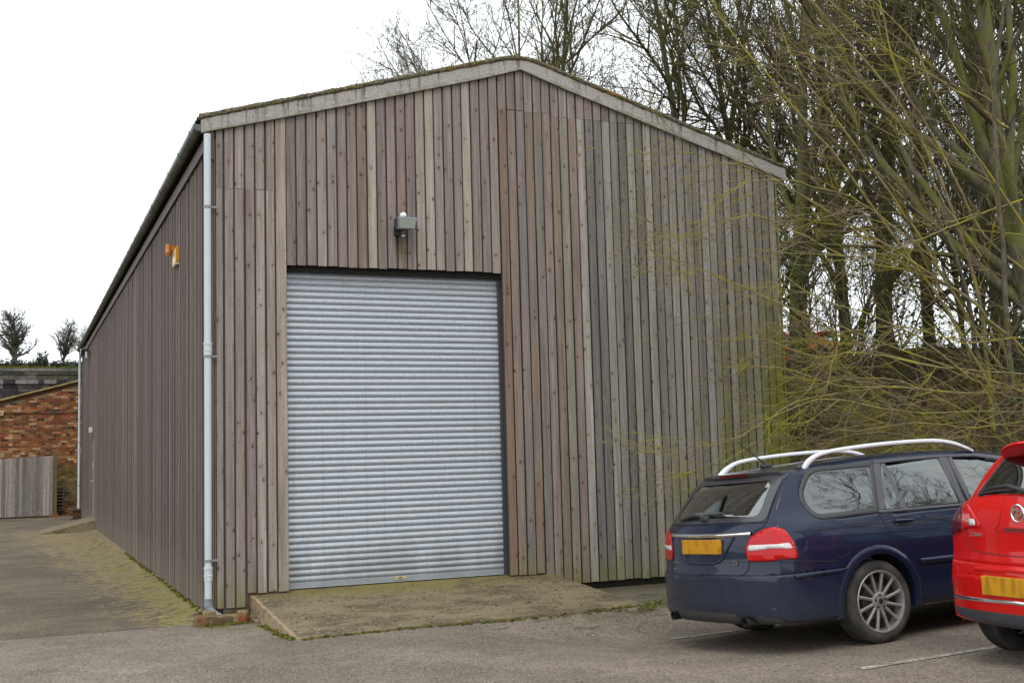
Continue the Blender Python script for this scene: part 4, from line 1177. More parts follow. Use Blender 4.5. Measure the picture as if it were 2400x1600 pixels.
m = MB().tube([(-5.4, YB0 - .03, 3.235), (-3.0, YB0 - .03, 3.25), (-1.5, YB0 - .028, 3.245), (-.55, YB0 - .03, 3.27), (.5, YB0 - .03, 3.27)], .013, 6)
o = m.build('cable', M['dark'], out)
m = MB().col(sr(210, 195, 150, .6)); m.box(-3.01, -2.87, YB0 - .09, YB0 - .005, 3.185, 3.33)
o = m.build('wall_light', M['matte'], None); tag(o, 'small cream square light on the brick wall at the left edge', 'wall light')
MB().col(sr(190, 130, 60, .6)).lathe([(.038, YB0 - .10), (.03, YB0 - .0905)], (-2.94, 0, 3.257), 12, 'y').build('lens', M['matte'], o)
# vent with slats
v = empty('wall_vent', (-1.21, YB0 - .03, .16), 'grey wooden louvred vent low on the brick wall, right of the gate', 'vent')
MB().col((.01, .01, .01)).box(-1.31, -1.05, YB0 - .05, YB0 - .008, .17, .87).build('backing', M['dark'], v)
vm = sr(120, 110, 96, .6)
m = MB().col(vm); m.box(-1.345, -1.312, YB0 - .1, YB0 - .01, .14, .90).build('frame_side', M['oldwood'], v)
MB().col(vm).box(-1.098, -1.045, YB0 - .1, YB0 - .01, .14, .90).build('frame_side', M['oldwood'], v)
MB().col(vm).box(-1.31, -1.10, YB0 - .1, YB0 - .01, .84, .90).build('frame_top', M['oldwood'], v)
MB().col(vm).box(-1.31, -1.10, YB0 - .1, YB0 - .01, .14, .19).build('frame_bottom', M['oldwood'], v)
for i in range(6):
    z = .225 + i * .105
    MB().col(sr(132, 122, 108, .6)).hexa([(-1.31, YB0 - .095, z), (-1.10, YB0 - .095, z), (-1.10, YB0 - .02, z + .035), (-1.31, YB0 - .02, z + .035),
                                         (-1.31, YB0 - .095, z + .038), (-1.10, YB0 - .095, z + .038), (-1.10, YB0 - .02, z + .05), (-1.31, YB0 - .02, z + .05)]).build('slat', M['oldwood'], v)

# ------------------------------------------------------------------ boarded gate
YG = 27.75
gate = empty('boarded_gate', (-2.7, YG, 0), 'grey weathered boarded gate with a sloping top in front of the brick wall', 'gate')
bw = 0.098; x = -4.35; k = 0
gcol = [(150, 142, 134), (134, 126, 120), (164, 156, 147), (122, 116, 112), (142, 132, 122)]
while x < -1.42:
    xa, xb = x, min(x + bw - .006, -1.40)
    za = 1.805 + .055 * (xa + 2.95); zb = 1.805 + .055 * (xb + 2.95)
    MB().col(sr(*rng.choice(gcol), .76)).hexa([(xa, YG, .03), (xb, YG, .03), (xb, YG + .022, .03), (xa, YG + .022, .03),
              (xa, YG, za), (xb, YG, zb), (xb, YG + .022, zb), (xa, YG + .022, za)]).build('board', M['oldwood'], gate)
    x += bw
MB().col(sr(118, 108, 78, .6)).box(-1.398, -1.30, YG - .03, YG + .07, -.02, 1.93).build('post', M['oldwood'], gate)
for z in (.35, 1.0, 1.6):
    MB().col(sr(110, 100, 88, .6)).box(-4.35, -1.40, YG + .0235, YG + .06, z, z + .1).build('rail', M['oldwood'], gate)
o = MB().col(sr(176, 92, 50, .5)).box(-1.50, -1.24, YG - .14, YG - .035, -.02, .055).build('loose_brick', M['brick']); bevel(o, .006)
tag(o, 'single orange brick lying at the foot of the gate post', 'brick')
# plinth of bricks under the far pipe
o = empty('pipe_plinth', (-.83, 24.1, 0), 'low brick plinth with a grey slab under the far downpipe', 'plinth')
m = MB().col(sr(104, 98, 90, .5)).box(-1.12, -.52, 23.86, 24.2, .285, .335); m.build('slab', M['stone'], o)
for j in range(4):
    for i in range(3):
        a = -1.07 + i * .19 + (.09 if j % 2 else 0)
        MB().col(sr(*rng.choice([(140, 80, 56), (120, 84, 60), (100, 76, 56)]), .48)).box(a, a + .178, 23.9, 24.14, -.02 + j * .076, .045 + j * .076).build('brick', M['brick'], o)
# little concrete ramp up to the side door
m = MB(); m.hexa([(-1.95, 17.35, -.03), (-.765, 17.25, -.03), (-.765, 19.3, -.03), (-1.95, 19.3, -.03), (-1.95, 17.35, .012), (-.765, 17.25, .285), (-.765, 19.3, .285), (-1.95, 19.3, .012)])
o = m.build('side_door_ramp', M['ramp']); tag(o, kind='structure')

# ------------------------------------------------------------------ stone retaining wall with coping
sw = empty('stone_wall', (-6, 33.3, 0), 'long dark stone retaining wall with pale coping behind the brick lean-to', 'wall')
MB().col(sr(70, 66, 64, .4)).box(-40, 9, 33.34, 33.9, -.3, 4.95).build('core', M['stone'], sw)
cnt = 0; rest = MB()
def stonec(z):
    r = rng.random()
    if z > 4.85: return rng.choice([(128, 130, 132), (116, 118, 118), (138, 136, 128)])
    if z > 4.62: return rng.choice([(104, 98, 84), (112, 106, 80), (92, 88, 80), (122, 118, 106)])
    if z > 4.25 and r < .35: return (168, 156, 154)
    return rng.choice([(82, 74, 76), (72, 66, 68), (96, 88, 86), (66, 60, 62), (110, 104, 98)])
rows = [(4.955, 5.06, .55, .10), (4.84, 4.95, .5, .06), (4.66, 4.835, .34, .02), (4.50, 4.655, .30, .05)]
z = 4.50
while z > 0.2:
    h = rng.choice([.09, .12, .15]); rows.append((z - h, z - .008, rng.choice([.22, .3, .38]), 0.0)); z -= h
for (za, zb, wl, pr) in rows:
    x = -12 + rng.uniform(0, .3)
    while x < 1.5:
        w = wl * rng.uniform(.6, 1.4)
        c = sr(*stonec(za), .5 * rng.uniform(.85, 1.15))
        args = (x, x + w - .012, 33.3 - pr + rng.uniform(-.012, .012), 33.36, za, zb - .006)
        if -3.4 < x + w and x < -.6 and za > 3.3 and cnt < 290:
            b = MB().col(c).box(*args).build('coping_stone' if za > 4.48 else 'stone', M['stone'], sw, fixn=False); cnt += 1
        else: rest.col(c).box(*args)
        x += w
tag(rest.build('masonry', M['stone'], sw, fixn=False), kind='stuff')
MB().col((.05, .055, .02)).box(-40, 9, 33.25, 34.2, 5.045, 5.13).build('turf_capping', M['moss'], sw)

M['yew'] = leafmat('dark_hedge_leaf', (0.012, 0.018, 0.010), (0.030, 0.040, 0.020))
# far hilltop trees over the wall
make_tree('oak', (-2.75, 138, zhill(0, 138) - .6), .4, 1.0, 'stout bare oak on the hill at the left edge, ivy on its trunk', 'hilltop trees', barkm='farbark',
          seed=77, H=6.9, R0=.40, limbs=34, k2=9, k3=5, k4=3, spread=.56, ang=(.7, 1.35), first=.25, up=.02, tw=1.5)
make_tree('round', (2.7, 140, zhill(0, 140) - .4), 1.0, 1.0, 'round headed bare tree on the hill beside the far gutter end', 'hilltop trees', barkm='farbark',
          seed=81, H=5.3, R0=.20, limbs=26, k2=8, k3=5, k4=3, spread=.70, ang=(.3, .95), first=.2, up=.05, tw=1.4)
make_tree('round', (5.1, 142, zhill(0, 142) - .4), 3.0, 0.9, 'second round bare tree mostly hidden by the far end of the barn', 'hilltop trees')
rs = np.random.RandomState(3)
for x0_, x1_, hh, lab in ((-8, .2, .9, 'dark evergreen hedge under the oak on the hill'), (1.2, 8, .8, 'dark clipped hedge under the round headed tree on the hill'), (-.3, .9, 1.7, 'small dark pointed bush between the hilltop trees')):
    n = 2600 if x1_ - x0_ > 2 else 900
    P = np.column_stack([rs.uniform(x0_, x1_, n), rs.uniform(135, 137, n), zhill(0, 136) - .3 + rs.uniform(0, 1, n) ** 1.2 * hh * (1 + .3 * np.sin(rs.uniform(0, 6, n)))])
    V, F = leaves(rs, P, .22); o = fast_mesh('hedge' if x1_ - x0_ > 2 else 'bush', V, F, M['yew'], smooth=False)
    tag(o, lab, 'hedge' if x1_ - x0_ > 2 else 'bush')
# distant line of hill grass edge comes from the hillside sheet

# ------------------------------------------------------------------ flood light over the shutter
fl = empty('floodlight', (1.20, -.02, 3.80), 'silver and glass floodlight with a black motion sensor above the shutter', 'floodlight')
al = plain('cast_aluminium', sr(186, 190, 198, .62), .42, .5, var=.1, sc=20)
blk = plain('black_plastic', (.018, .018, .02), .4, var=.1)
MB().box(1.135, 1.235, -.075, -.022, 3.85, 3.94).build('bracket', blk, fl)
m = MB()      # wedge shaped body, mouth tilted down and out
m.hexa([(1.125, -.20, 3.885), (1.315, -.20, 3.885), (1.30, -.085, 3.90), (1.14, -.085, 3.90), (1.115, -.245, 4.005), (1.330, -.245, 4.005), (1.30, -.10, 4.028), (1.14, -.10, 4.028)])
bdy = m.build('housing', al, fl); bevel(bdy, .006, 3)
t = NT('dusty_glass', .12, 0, .5); t.base((.30, .34, .31)); t.b.inputs['Alpha'].default_value = 1; M['lampglass'] = t.m
m = MB(); m.hexa([(1.142, -.216, 3.895), (1.302, -.216, 3.895), (1.302, -.2, 3.895), (1.142, -.2, 3.895), (1.132, -.253, 3.992), (1.313, -.253, 3.992), (1.313, -.235, 3.992), (1.132, -.235, 3.992)])
m.build('glass', M['lampglass'], fl)
for a in (1.105, 1.322):
    MB().hexa([(a, -.20, 3.90), (a + .012, -.20, 3.90), (a + .012, -.14, 3.90), (a, -.14, 3.90), (a, -.20, 4.0), (a + .012, -.20, 4.0), (a + .012, -.14, 4.0), (a, -.14, 4.0)]).build('hinge_plate', blk, fl)
MB().lathe([(.0, 4.025), (.034, 4.026), (.036, 4.045), (.030, 4.062), (.016, 4.074), (.001, 4.078)], (1.205, -.14, 0), 20).build('white_dome', plain('white_plastic', sr(240, 240, 240, .85), .4, var=.02), fl, smooth=True)
m = MB(); m.lathe([(.022, 3.885), (.030, 3.875), (.032, 3.845), (.026, 3.832)], (1.20, -.15, 0), 18); m.box(1.15, 1.20, -.12, -.03, 3.835, 3.882)
sn = m.build('sensor', blk, fl, angle=40)
MB().lathe([(.024, 3.8315), (.024, 3.824), (.014, 3.812), (.002, 3.808)], (1.20, -.15, 0), 18).build('sensor_lens', plain('lens_grey', sr(190, 196, 190, .7), .2, var=.02), sn, smooth=True)

# ------------------------------------------------------------------ yellow alarm box with orange beacon
ab = empty('alarm_box', (-.77, 2.4, 3.84), 'yellow alarm siren box on the barn side wall under the gutter', 'alarm')
yl = plain('yellow_plastic', sr(236, 166, 24, .62), .35, var=.05, sc=4); cr = plain('cream_plastic', sr(222, 214, 176, .62), .45, var=.05, sc=5)
o = MB().prism([(-.772, 3.862), (-.772, 4.055), (-.788, 4.065), (-.812, 4.03), (-.818, 3.862)], 2.25, 2.53).build('cover', yl, ab); bevel(o, .007, 3)
MB().prism([(-.772, 3.836), (-.772, 3.8605), (-.820, 3.8605), (-.814, 3.836)], 2.246, 2.534).build('base_tray', cr, ab)
MB().lathe([(.010, 2.236), (.010, 2.249)], (-.795, 0, 3.90), 12, 'y').build('screw_boss', yl, ab)
be = empty('beacon', (-.77, 2.62, 4.0), 'orange strobe beacon on a bracket just left of the yellow alarm box', 'beacon')
og = plain('orange_plastic', sr(228, 146, 44, .62), .35, var=.06, sc=5)
MB().box(-.84, -.772, 2.60, 2.645, 4.06, 4.118).build('arm', og, be)
MB().lathe([(.026, 4.132), (.033, 4.126), (.034, 4.045), (.037, 4.042), (.037, 4.030), (.033, 4.028)], (-.850, 2.62, 0), 24).build('head', og, be, angle=40)
m = MB()
for k in range(9):
    a = 2 * math.pi * k / 9
    m.box(-.850 + .028 * math.cos(a) - .004, -.850 + .028 * math.cos(a) + .004, 2.62 + .028 * math.sin(a) - .004, 2.62 + .028 * math.sin(a) + .004, 3.998, 4.028)
m.lathe([(.030, 3.990), (.032, 3.998)], (-.850, 2.62, 0), 20)
tag(m.build('lens_cage', og, be), kind='stuff')
MB().lathe([(.021, 3.999), (.021, 4.028)], (-.850, 2.62, 0), 16).build('lens', plain('dark_amber', (.12, .03, .01), .2, var=.02), be)

# black floodlight at the far end of the side wall
ff = empty('security_light', (-.77, 20.3, 4.4), 'small black security light with white sensor at the far end under the eaves', 'floodlight')
MB().tube([(-.772, 21.0, 4.62), (-.84, 20.75, 4.56), (-.88, 20.5, 4.50)], .022, 8).build('arm', cr, ff)
m = MB().hexa([(-1.0, 20.05, 4.36), (-.82, 20.05, 4.36), (-.82, 20.5, 4.40), (-1.0, 20.5, 4.40), (-.99, 19.98, 4.50), (-.83, 19.98, 4.50), (-.83, 20.5, 4.56), (-.99, 20.5, 4.56)])
o = m.build('housing', blk, ff); bevel(o, .01)
MB().col(sr(225, 225, 225, .7)).box(-.90, -.85, 19.9, 19.97, 4.28, 4.44).build('sensor', M['matte'], ff)

# ------------------------------------------------------------------ mortared brick surround at the drain
ds = empty('drain_surround', (-.66, -.26, 0), 'little mortared row of three worn bricks in front of the downpipe', 'brick edging')
def rough_block(a, b, c, d, e, f, seed, amt=.007, n=6):
    rs = np.random.RandomState(seed)
    bm = bmesh.new(); bmesh.ops.create_cube(bm, size=1)
    bmesh.ops.subdivide_edges(bm, edges=bm.edges, cuts=n, use_grid_fill=True)
    V = []
    for v in bm.verts:
        p = np.array(v.co); q = np.sign(p) * np.abs(2 * p) ** 1.0 / 2
        s = np.linalg.norm(p * 2, ord=6) ; q = p / max(1, s)
        q = q + rs.normal(0, amt, 3)
        V.append((a + (q[0] + .5) * (b - a), c + (q[1] + .5) * (d - c), e + (q[2] + .5) * (f - e)))
    bm.verts.index_update()
    F = [tuple(v.index for v in fc.verts) for fc in bm.faces]; bm.free()
    return V, F
for (a, b, rgb, yy, hz_, sd_) in ((-.945, -.815, (142, 104, 72), -.305, .098, 1), (-.79, -.585, (124, 100, 72), -.300, .080, 2), (-.565, -.455, (158, 92, 64), -.295, .090, 3)):
    V, F = rough_block(a, b, yy, yy + .11, -.015, hz_, sd_, .012)
    MB().col(sr(*rgb, .48)).add(V, F).build('brick', M['brick'], ds, smooth=True)
V, F = rough_block(-.955, -.44, -.292, -.17, -.02, .088, 9, .010, 9)
MB().col(sr(150, 132, 96, .5)).add(V, F).build('mortar', M['brick'], ds, smooth=True)
V, F = rough_block(-.87, -.75, -.30, -.20, .07, .135, 12, .02); MB().col(sr(168, 146, 108, .5)).add(V, F).build('mortar_lump', M['brick'], ds, smooth=True)
V, F = rough_block(-.55, -.45, -.29, -.20, .075, .118, 14, .02); MB().col(sr(158, 140, 100, .5)).add(V, F).build('mortar_lump', M['brick'], ds, smooth=True)
for a, b, c, d, h, rgb, sd_, lab in ((-.43, -.35, -.27, -.19, .06, (170, 142, 104), 21, 'loose buff stone wedged between the brick edging and ramp cheek'), (-.40, -.36, -.33, -.29, .028, (170, 168, 166), 22, 'small grey white stone chip beside the ramp cheek')):
    V, F = rough_block(a, b, c, d, -.01, h, sd_, .05); o = MB().col(sr(*rgb, .5)).add(V, F).build('loose_stone', M['brick'], smooth=True); tag(o, lab, 'stone')
# ------------------------------------------------------------------ cars
from mathutils.geometry import delaunay_2d_cdt
def lerp_tab(tab, x):
    if x <= tab[0][0]: return tab[0][1]
    for (a, va), (b, vb) in zip(tab[:-1], tab[1:]):
        if x <= b:
            f = (x - a) / (b - a) if b > a else 1
            return va + (vb - va) * f
    return tab[-1][1]
def sm_tab(tab):      # smooth (monotone-ish) resampling of a table
    xs = np.array([q[0] for q in tab], float); ys = np.array([q[1] for q in tab], float)
    d = np.diff(ys) / np.diff(xs); m = np.concatenate([[d[0]], np.where(d[:-1] * d[1:] > 0, 2 * d[:-1] * d[1:] / (d[:-1] + d[1:] + 1e-12), 0), [d[-1]]])
    def f(x):
        x = min(max(x, xs[0]), xs[-1]); i = min(np.searchsorted(xs, x, side='right') - 1, len(xs) - 2); i = max(i, 0)
        h = xs[i + 1] - xs[i]; t = (x - xs[i]) / h
        return ((1 + 2 * t) * (1 - t) ** 2) * ys[i] + t * (1 - t) ** 2 * h * m[i] + t * t * (3 - 2 * t) * ys[i + 1] + t * t * (t - 1) * h * m[i + 1]
    return f

class CarBody:
    def __init__(s, half, tum, plan, gplan, top, bottom, rad, bow, bowd=.9, crown=.03, tuck=.05, stations=None, nz=30, na=8, nt=10):
        s.half, s.tum, s.plan, s.gplan, s.top, s.bot, s.rad, s.bow, s.crown = half, sm_tab(tum), sm_tab(plan), sm_tab(gplan), top, sm_tab(bottom), sm_tab(rad), bow, crown; s.bowd = bowd
        V = []; ncol = 0
        for x, zt in stations:
            zb = s.bot(x); r = min(s.rad(x), (zt - zb) * .45)
            g = (zt - .95) / .45
            ring = []
            zs = [zb + (zt - r - zb) * i / nz for i in range(nz + 1)]
            for z in zs: ring.append((s.w(x, z), z))
            w0 = s.w(x, zt - r); w1 = s.w(x, zt)
            for k in range(1, na + 1):
                a = math.pi / 2 * k / na
                ring.append((w0 - r * (1 - math.cos(a)) - (w0 - w1) * .5 * math.sin(a), zt - r + r * math.sin(a) - s.crown * .55 * math.sin(a)))
            we, ze = ring[-1]
            for k in range(1, nt + 1):
                y = we * (1 - k / nt)
                ring.append((y, ze + (zt - ze) * (1 - (y / max(we, 1e-6)) ** 2)))
            row = []
            for (y, z) in ring:
                xx = x + s.bow * min(1.3, abs(y) / .85) ** 2.2 * math.exp(-max(0, x) / s.bowd) 
                row.append((xx, y, z))
            V.append(row)
        s.rows = V; nr = len(V); nc = len(V[0])
        P = []
        for row in V:
            P += [(x, y, z) for x, y, z in row] + [(x, -y, z) for x, y, z in reversed(row[:-1])]
        n = 2 * nc - 1
        F = [(i * n + k, i * n + k + 1, (i + 1) * n + k + 1, (i + 1) * n + k) for i in range(nr - 1) for k in range(n - 1)]
        # rounded rear face (bumper skin) below the first station
        x0, zt0 = stations[0]; r0 = V[0]; m = 20; cap = []
        for k in range(nz + na + 1):
            xk_, yk, z = r0[k]; row = []
            for j in range(-m, m + 1):
                y = yk * j / m; u = abs(j) / m
                xx = x0 + s.bow * min(1.3, abs(y) / .85) ** 2.2 * math.exp(-max(0, x0) / s.bowd) - .022 * (1 - u ** 5)
                zz = z if k < nz + na else z + (zt0 - z) * (1 - u * u)
                row.append((xx + tuck * max(0, (.42 - zz) / .2) ** 2 * (1 - u ** 8), y, zz))
            cap.append(row)
        cb = len(P); cw = 2 * m + 1
        for row in cap: P += row
        top = [cb + (nz + na) * cw + j for j in range(cw)]
        F += [(cb + k * cw + j, cb + k * cw + j + 1, cb + (k + 1) * cw + j + 1, cb + (k + 1) * cw + j) for k in range(nz + na) for j in range(2 * m)]
        # close the slim ledge between the rounded skin and the first ring
        ring0 = list(range(nz + na, n - (nz + na)))
        tops = list(reversed(top))
        for j in range(2 * m):
            a_ = ring0[round(j * (len(ring0) - 1) / (2 * m))]; b_ = ring0[round((j + 1) * (len(ring0) - 1) / (2 * m))]
            F.append((tops[j], tops[j + 1], b_, a_) if a_ != b_ else (tops[j], tops[j + 1], a_))
        F.append(tuple(reversed(range((nr - 1) * n, nr * n))))
        s.P, s.F = P, F
        # triangulated rear and front caps as fans so rays hit them
        s.bvh = BVHTree.FromPolygons([Vector(p) for p in P], F[:-1] + [f for f in s.capfans(n, nr)])
    def capfans(s, n, nr):
        out = []
        for i in (nr - 1,):
            b = i * n
            for k in range(n // 2): out.append((b + k, b + k + 1, b + n - 2 - k, b + n - 1 - k))
        return out
    def w(s, x, z):
        g = s.gplan(x); t = smst(.93, 1.10, z)
        return s.half * s.tum(z) * s.plan(x) * (1 + (g - 1) * t)
    # ---- projecting drawn outlines on to the panels
    def cast(s, kind, a, b, off=0.0, sg=-1):
        if kind == 'side': o, d = Vector((a, sg * 2.0, b)), Vector((0, -sg, 0))
        elif kind == 'rear': o, d = Vector((-2.0, a, b)), Vector((1, 0, 0))
        elif kind == 'front': o, d = Vector((8.0, a, b)), Vector((-1, 0, 0))
        elif kind == 'diag':      # a measured across the corner, seen from 45 degrees
            q = math.sqrt(.5); o = Vector((-2 * q + a * q + .5, sg * (2 * q + a * q) + 0, b)); d = Vector((q, -sg * q, 0))
        elif kind == 'top': o, d = Vector((a, b, 4.0)), Vector((0, 0, -1))
        h, n, i, dist = s.bvh.ray_cast(o, d)
        if h is None: return None
        if n.dot(d) > 0: n = -n
        return h + n * off
    def patch(s, kind, outline, off=.004, sg=-1, step=.04, thick=0.012):
        pts = [Vector(p) for p in outline]
        lo = [min(p[i] for p in pts) for i in (0, 1)]; hi = [max(p[i] for p in pts) for i in (0, 1)]
        n = len(pts); E = [(i, (i + 1) % n) for i in range(n)]
        x = lo[0] + step / 2
        while x < hi[0]:
            y = lo[1] + step / 2
            while y < hi[1]: pts.append(Vector((x, y))); y += step
            x += step
        r = delaunay_2d_cdt(pts, E, [list(range(n))], 1, 1e-6)
        v2, ff = r[0], r[2]
        V = []; ok = []
        for p in v2:
            h = s.cast(kind, p[0], p[1], off, sg); ok.append(h is not None); V.append(h if h is not None else Vector((0, 0, 0)))
        ff = [tuple(f) for f in ff if all(ok[i] for i in f)]
        # keep the one connected piece that is the panel
        par = list(range(len(V)))
        def find(a):
            while par[a] != a: par[a] = par[par[a]]; a = par[a]
            return a
        for f in ff:
            for q in f[1:]: par[find(q)] = find(f[0])
        cnt_ = {}
        for f in ff: cnt_[find(f[0])] = cnt_.get(find(f[0]), 0) + 1
        if cnt_:
            big = max(cnt_, key=cnt_.get); ff = [f for f in ff if find(f[0]) == big]
        used_ = sorted({i for f in ff for i in f}); mp_ = {a: i for i, a in enumerate(used_)}
        V = [V[i] for i in used_]; v2 = [v2[i] for i in used_]; ff = [tuple(mp_[i] for i in f) for f in ff]
        mb = MB(); mb.add(V, ff)
        if thick:
            # rim going into the panel
            cnt = {}
            for f in ff:
                for i in range(len(f)):
                    e = (f[i], f[(i + 1) % len(f)]); k = tuple(sorted(e)); cnt.setdefault(k, []).append(e)
            be = [v[0] for v in cnt.values() if len(v) == 1]
            idx = {}
            ex = []
            for (a, b) in be:
                for i in (a, b):
                    if i not in idx:
                        q = v2[i]; h = s.cast(kind, q[0], q[1], off - thick, sg)
                        idx[i] = len(V) + len(ex); ex.append(h)
            b0 = len(mb.v); mb.v.extend([tuple(p) for p in ex]); mb.t.extend([mb.cur] * len(ex)); mb.r.extend([0] * len(ex))
            for (a, b) in be: mb.f.append((b, a, idx[a], idx[b])); mb.mi.append(0)
        return mb
    def strip(s, kind, line, width, off=.003, sg=-1, closed=False, thick=.006, mb=None, dense=.03):
        P = []
        L = list(line) + ([line[0]] if closed else [])
        for (a, b) in zip(L[:-1], L[1:]):
            a, b = Vector(a), Vector(b); n = max(1, int((b - a).length / dense))
            P += [a + (b - a) * i / n for i in range(n)]
        if not closed: P.append(Vector(L[-1]))
        n = len(P); mb = mb or MB(); V = []; good = []
        for i, p in enumerate(P):
            a = P[(i - 1) % n] if closed or i > 0 else p; b = P[(i + 1) % n] if closed or i < n - 1 else p
            t = (b - a).normalized(); nn = Vector((-t.y, t.x))
            ok = True; q4 = []
            for (sw, oo) in ((-.5, off - thick), (-.42, off), (.42, off), (.5, off - thick)):
                q = p + nn * sw * width; h = s.cast(kind, q.x, q.y, oo, sg)
                if h is None: ok = False; h = Vector((0, 0, 0))
                q4.append(h)
            V += q4; good.append(ok)
        F = []
        for i in range(n if closed else n - 1):
            j = (i + 1) % n
            if good[i] and good[j]:
                for k in range(3): F.append((4 * i + k, 4 * i + k + 1, 4 * j + k + 1, 4 * j + k))
        mb.add(V, F)
        return mb
def inside(pt, poly):
    x, y = pt; c = False; n = len(poly)
    for i in range(n):
        x1, y1 = poly[i]; x2, y2 = poly[(i + 1) % n]
        if (y1 > y) != (y2 > y) and x < (x2 - x1) * (y - y1) / (y2 - y1) + x1: c = not c
    return c
def rounded(pts, r=.03, n=5):
    out = []; m = len(pts)
    for i in range(m):
        p = Vector(pts[i]); a = Vector(pts[i - 1]); b = Vector(pts[(i + 1) % m])
        rr = min(r, (a - p).length * .45, (b - p).length * .45)
        s0 = p + (a - p).normalized() * rr; s1 = p + (b - p).normalized() * rr
        for k in range(n + 1):
            t = k / n; q = s0 * (1 - t) ** 2 + p * 2 * t * (1 - t) + s1 * t * t; out.append((q.x, q.y))
    return out
def xf_label(sg): return {}

# ---- blue estate
BP = [(0.0, .60), (.006, .632), (.018, .655), (.030, .668), (.036, .68), (.038, .72), (.042, .78), (.047, .84), (.054, .89), (.066, .935), (.085, .975), (.105, 1.005),
      (.19, 1.105), (.28, 1.205), (.37, 1.298), (.44, 1.358), (.49, 1.392), (.60, 1.413), (.80, 1.432), (1.1, 1.452), (1.5, 1.468), (2.0, 1.472), (2.4, 1.455), (2.7, 1.425), (2.85, 1.39),
      (3.1, 1.25), (3.4, 1.07), (3.56, .985), (3.9, .93), (4.3, .86), (4.52, .78), (4.64, .68), (4.70, .56), (4.715, .42)]
def dense_profile(prof, st):
    out = []
    for (a, za), (b, zb) in zip(prof[:-1], prof[1:]):
        n = max(1, int(math.hypot(b - a, zb - za) / st))
        for i in range(n): out.append((a + (b - a) * i / n + 1e-5 * i, za + (zb - za) * i / n))
    out.append(prof[-1])
    # light smoothing
    q = np.array(out)
    for _ in range(3): q[1:-1] = .25 * q[:-2] + .5 * q[1:-1] + .25 * q[2:]
    for i in range(1, len(q)):
        if q[i, 0] <= q[i - 1, 0] + 1.2e-3: q[i, 0] = q[i - 1, 0] + 1.2e-3
    return [tuple(p) for p in q]
blue = CarBody(half=.885, tum=[(.2, .93), (.3, .965), (.42, .985), (.58, 1.0), (.72, .998), (.86, .972), (.94, .945), (.99, .925), (1.10, .872), (1.25, .795), (1.38, .722), (1.48, .655)],
               plan=[(0, .875), (.06, .905), (.15, .94), (.35, .975), (.7, .995), (1.1, 1), (3.3, 1), (4.0, .975), (4.4, .92), (4.6, .82), (4.715, .66)],
               gplan=[(0, .90), (.25, .925), (.6, .95), (1.1, .98), (1.7, 1), (2.6, .99), (3.2, .95), (3.6, .9), (4.8, .9)], top=None,
               bottom=[(0, .30), (.1, .255), (.4, .235), (.8, .25), (3.4, .25), (4.3, .22), (4.715, .24)],
               rad=[(0, .045), (.1, .04), (.3, .04), (.5, .06), (1.0, .085), (2.6, .085), (3.2, .07), (3.7, .09), (4.5, .13), (4.715, .1)],
               bow=.205, stations=dense_profile(BP, .024), nz=34)
blue_pose = (Vector((2.608, -3.478, -.101)), math.radians(2.5), math.radians(2.099), math.radians(-3.395))
def pose_matrix(pz):
    o, h, pi_, ro = pz
    Rz = Matrix.Rotation(h, 3, 'Z'); Ry = Matrix.Rotation(-pi_, 3, 'Y'); Rx = Matrix.Rotation(ro, 3, 'X')
    return Matrix.Translation(o) @ (Rz @ Ry @ Rx).to_4x4()
# ---- END BODY
def carpaint(name, c, dirt, dz=.55, metal=.35, rough=.32, dirtamt=.75):
    t = NT(name, rough, metal, .12); P = t.obj(); X = t.xyz(P)
    n = t.noise(P, 6, 5, .6); n2 = t.noise(t.scale(P, (18, 18, 3)), 1, 4, .6)
    f = t.step(t.math('ADD', X[2], t.math('MULTIPLY', t.math('SUBTRACT', n, .5), .35)), dz + .22, dz - .25)
    rear = t.step(X[0], .42, .05)
    f = t.math('MULTIPLY', t.math('MAXIMUM', t.math('MULTIPLY', f, t.n('MapRange', {0: X[0], 1: .5, 2: 1.3, 3: .9, 4: .22})), t.math('MULTIPLY', rear, t.math('MULTIPLY', t.step(X[2], 1.05, .5), .8))), dirtamt)
    f = t.math('MULTIPLY', f, t.n('MapRange', {0: n2, 1: .3, 2: .7, 3: .75, 4: 1.1}), clamp=True)
    t.base(t.mix(t.math('MULTIPLY', f, .42), c, dirt))
    t.rough(t.n('MapRange', {0: f, 1: 0, 2: 1, 3: rough, 4: .55}))
    t.put(t.b.inputs['Metallic'], t.n('MapRange', {0: f, 1: 0, 2: 1, 3: metal, 4: .1}))
    t.put(t.b.inputs['Coat Weight'], t.n('MapRange', {0: f, 1: 0, 2: 1, 3: .55, 4: .2}))
    t.b.inputs['Coat Roughness'].default_value = .04
    return t.m
M['navy'] = carpaint('navy_paint', (.005, .010, .031), (.075, .075, .080), metal=0.0, rough=.22)
M['red'] = carpaint('red_paint', (.50, .003, .002), (.18, .03, .02), dz=.30, metal=0.0, rough=.35, dirtamt=.15)
M['rubber'] = plain('black_trim', (.022, .022, .024), .55, var=.1, sc=20)
M['seam'] = plain('seam_gap', (.004, .004, .006), .8, var=.0)
M['frit'] = plain('window_border', (.030, .031, .036), .18, var=.05, spec=.6)
M['pillar'] = plain('satin_pillar', (.050, .048, .055), .45, var=.08)
M['interior'] = plain('grey_interior', (.26, .255, .24), .9, var=.2)
M['seat'] = plain('seat_fabric', (.07, .068, .066), .95, var=.2)
M['chrome'] = plain('chrome', (.80, .80, .82), .12, 1.0, var=.03)
M['rail'] = plain('satin_silver', sr(232, 232, 238, .85), .38, .35, var=.03)
t = NT('tyre_rubber', .85, 0, .3); P = t.obj(); t.base(t.mix(t.step(t.noise(P, 5, 4), .35, .65), (.022, .021, .020), (.060, .055, .048))); t.bump(t.noise(P, 60), .2, .002); M['tyre'] = t.m
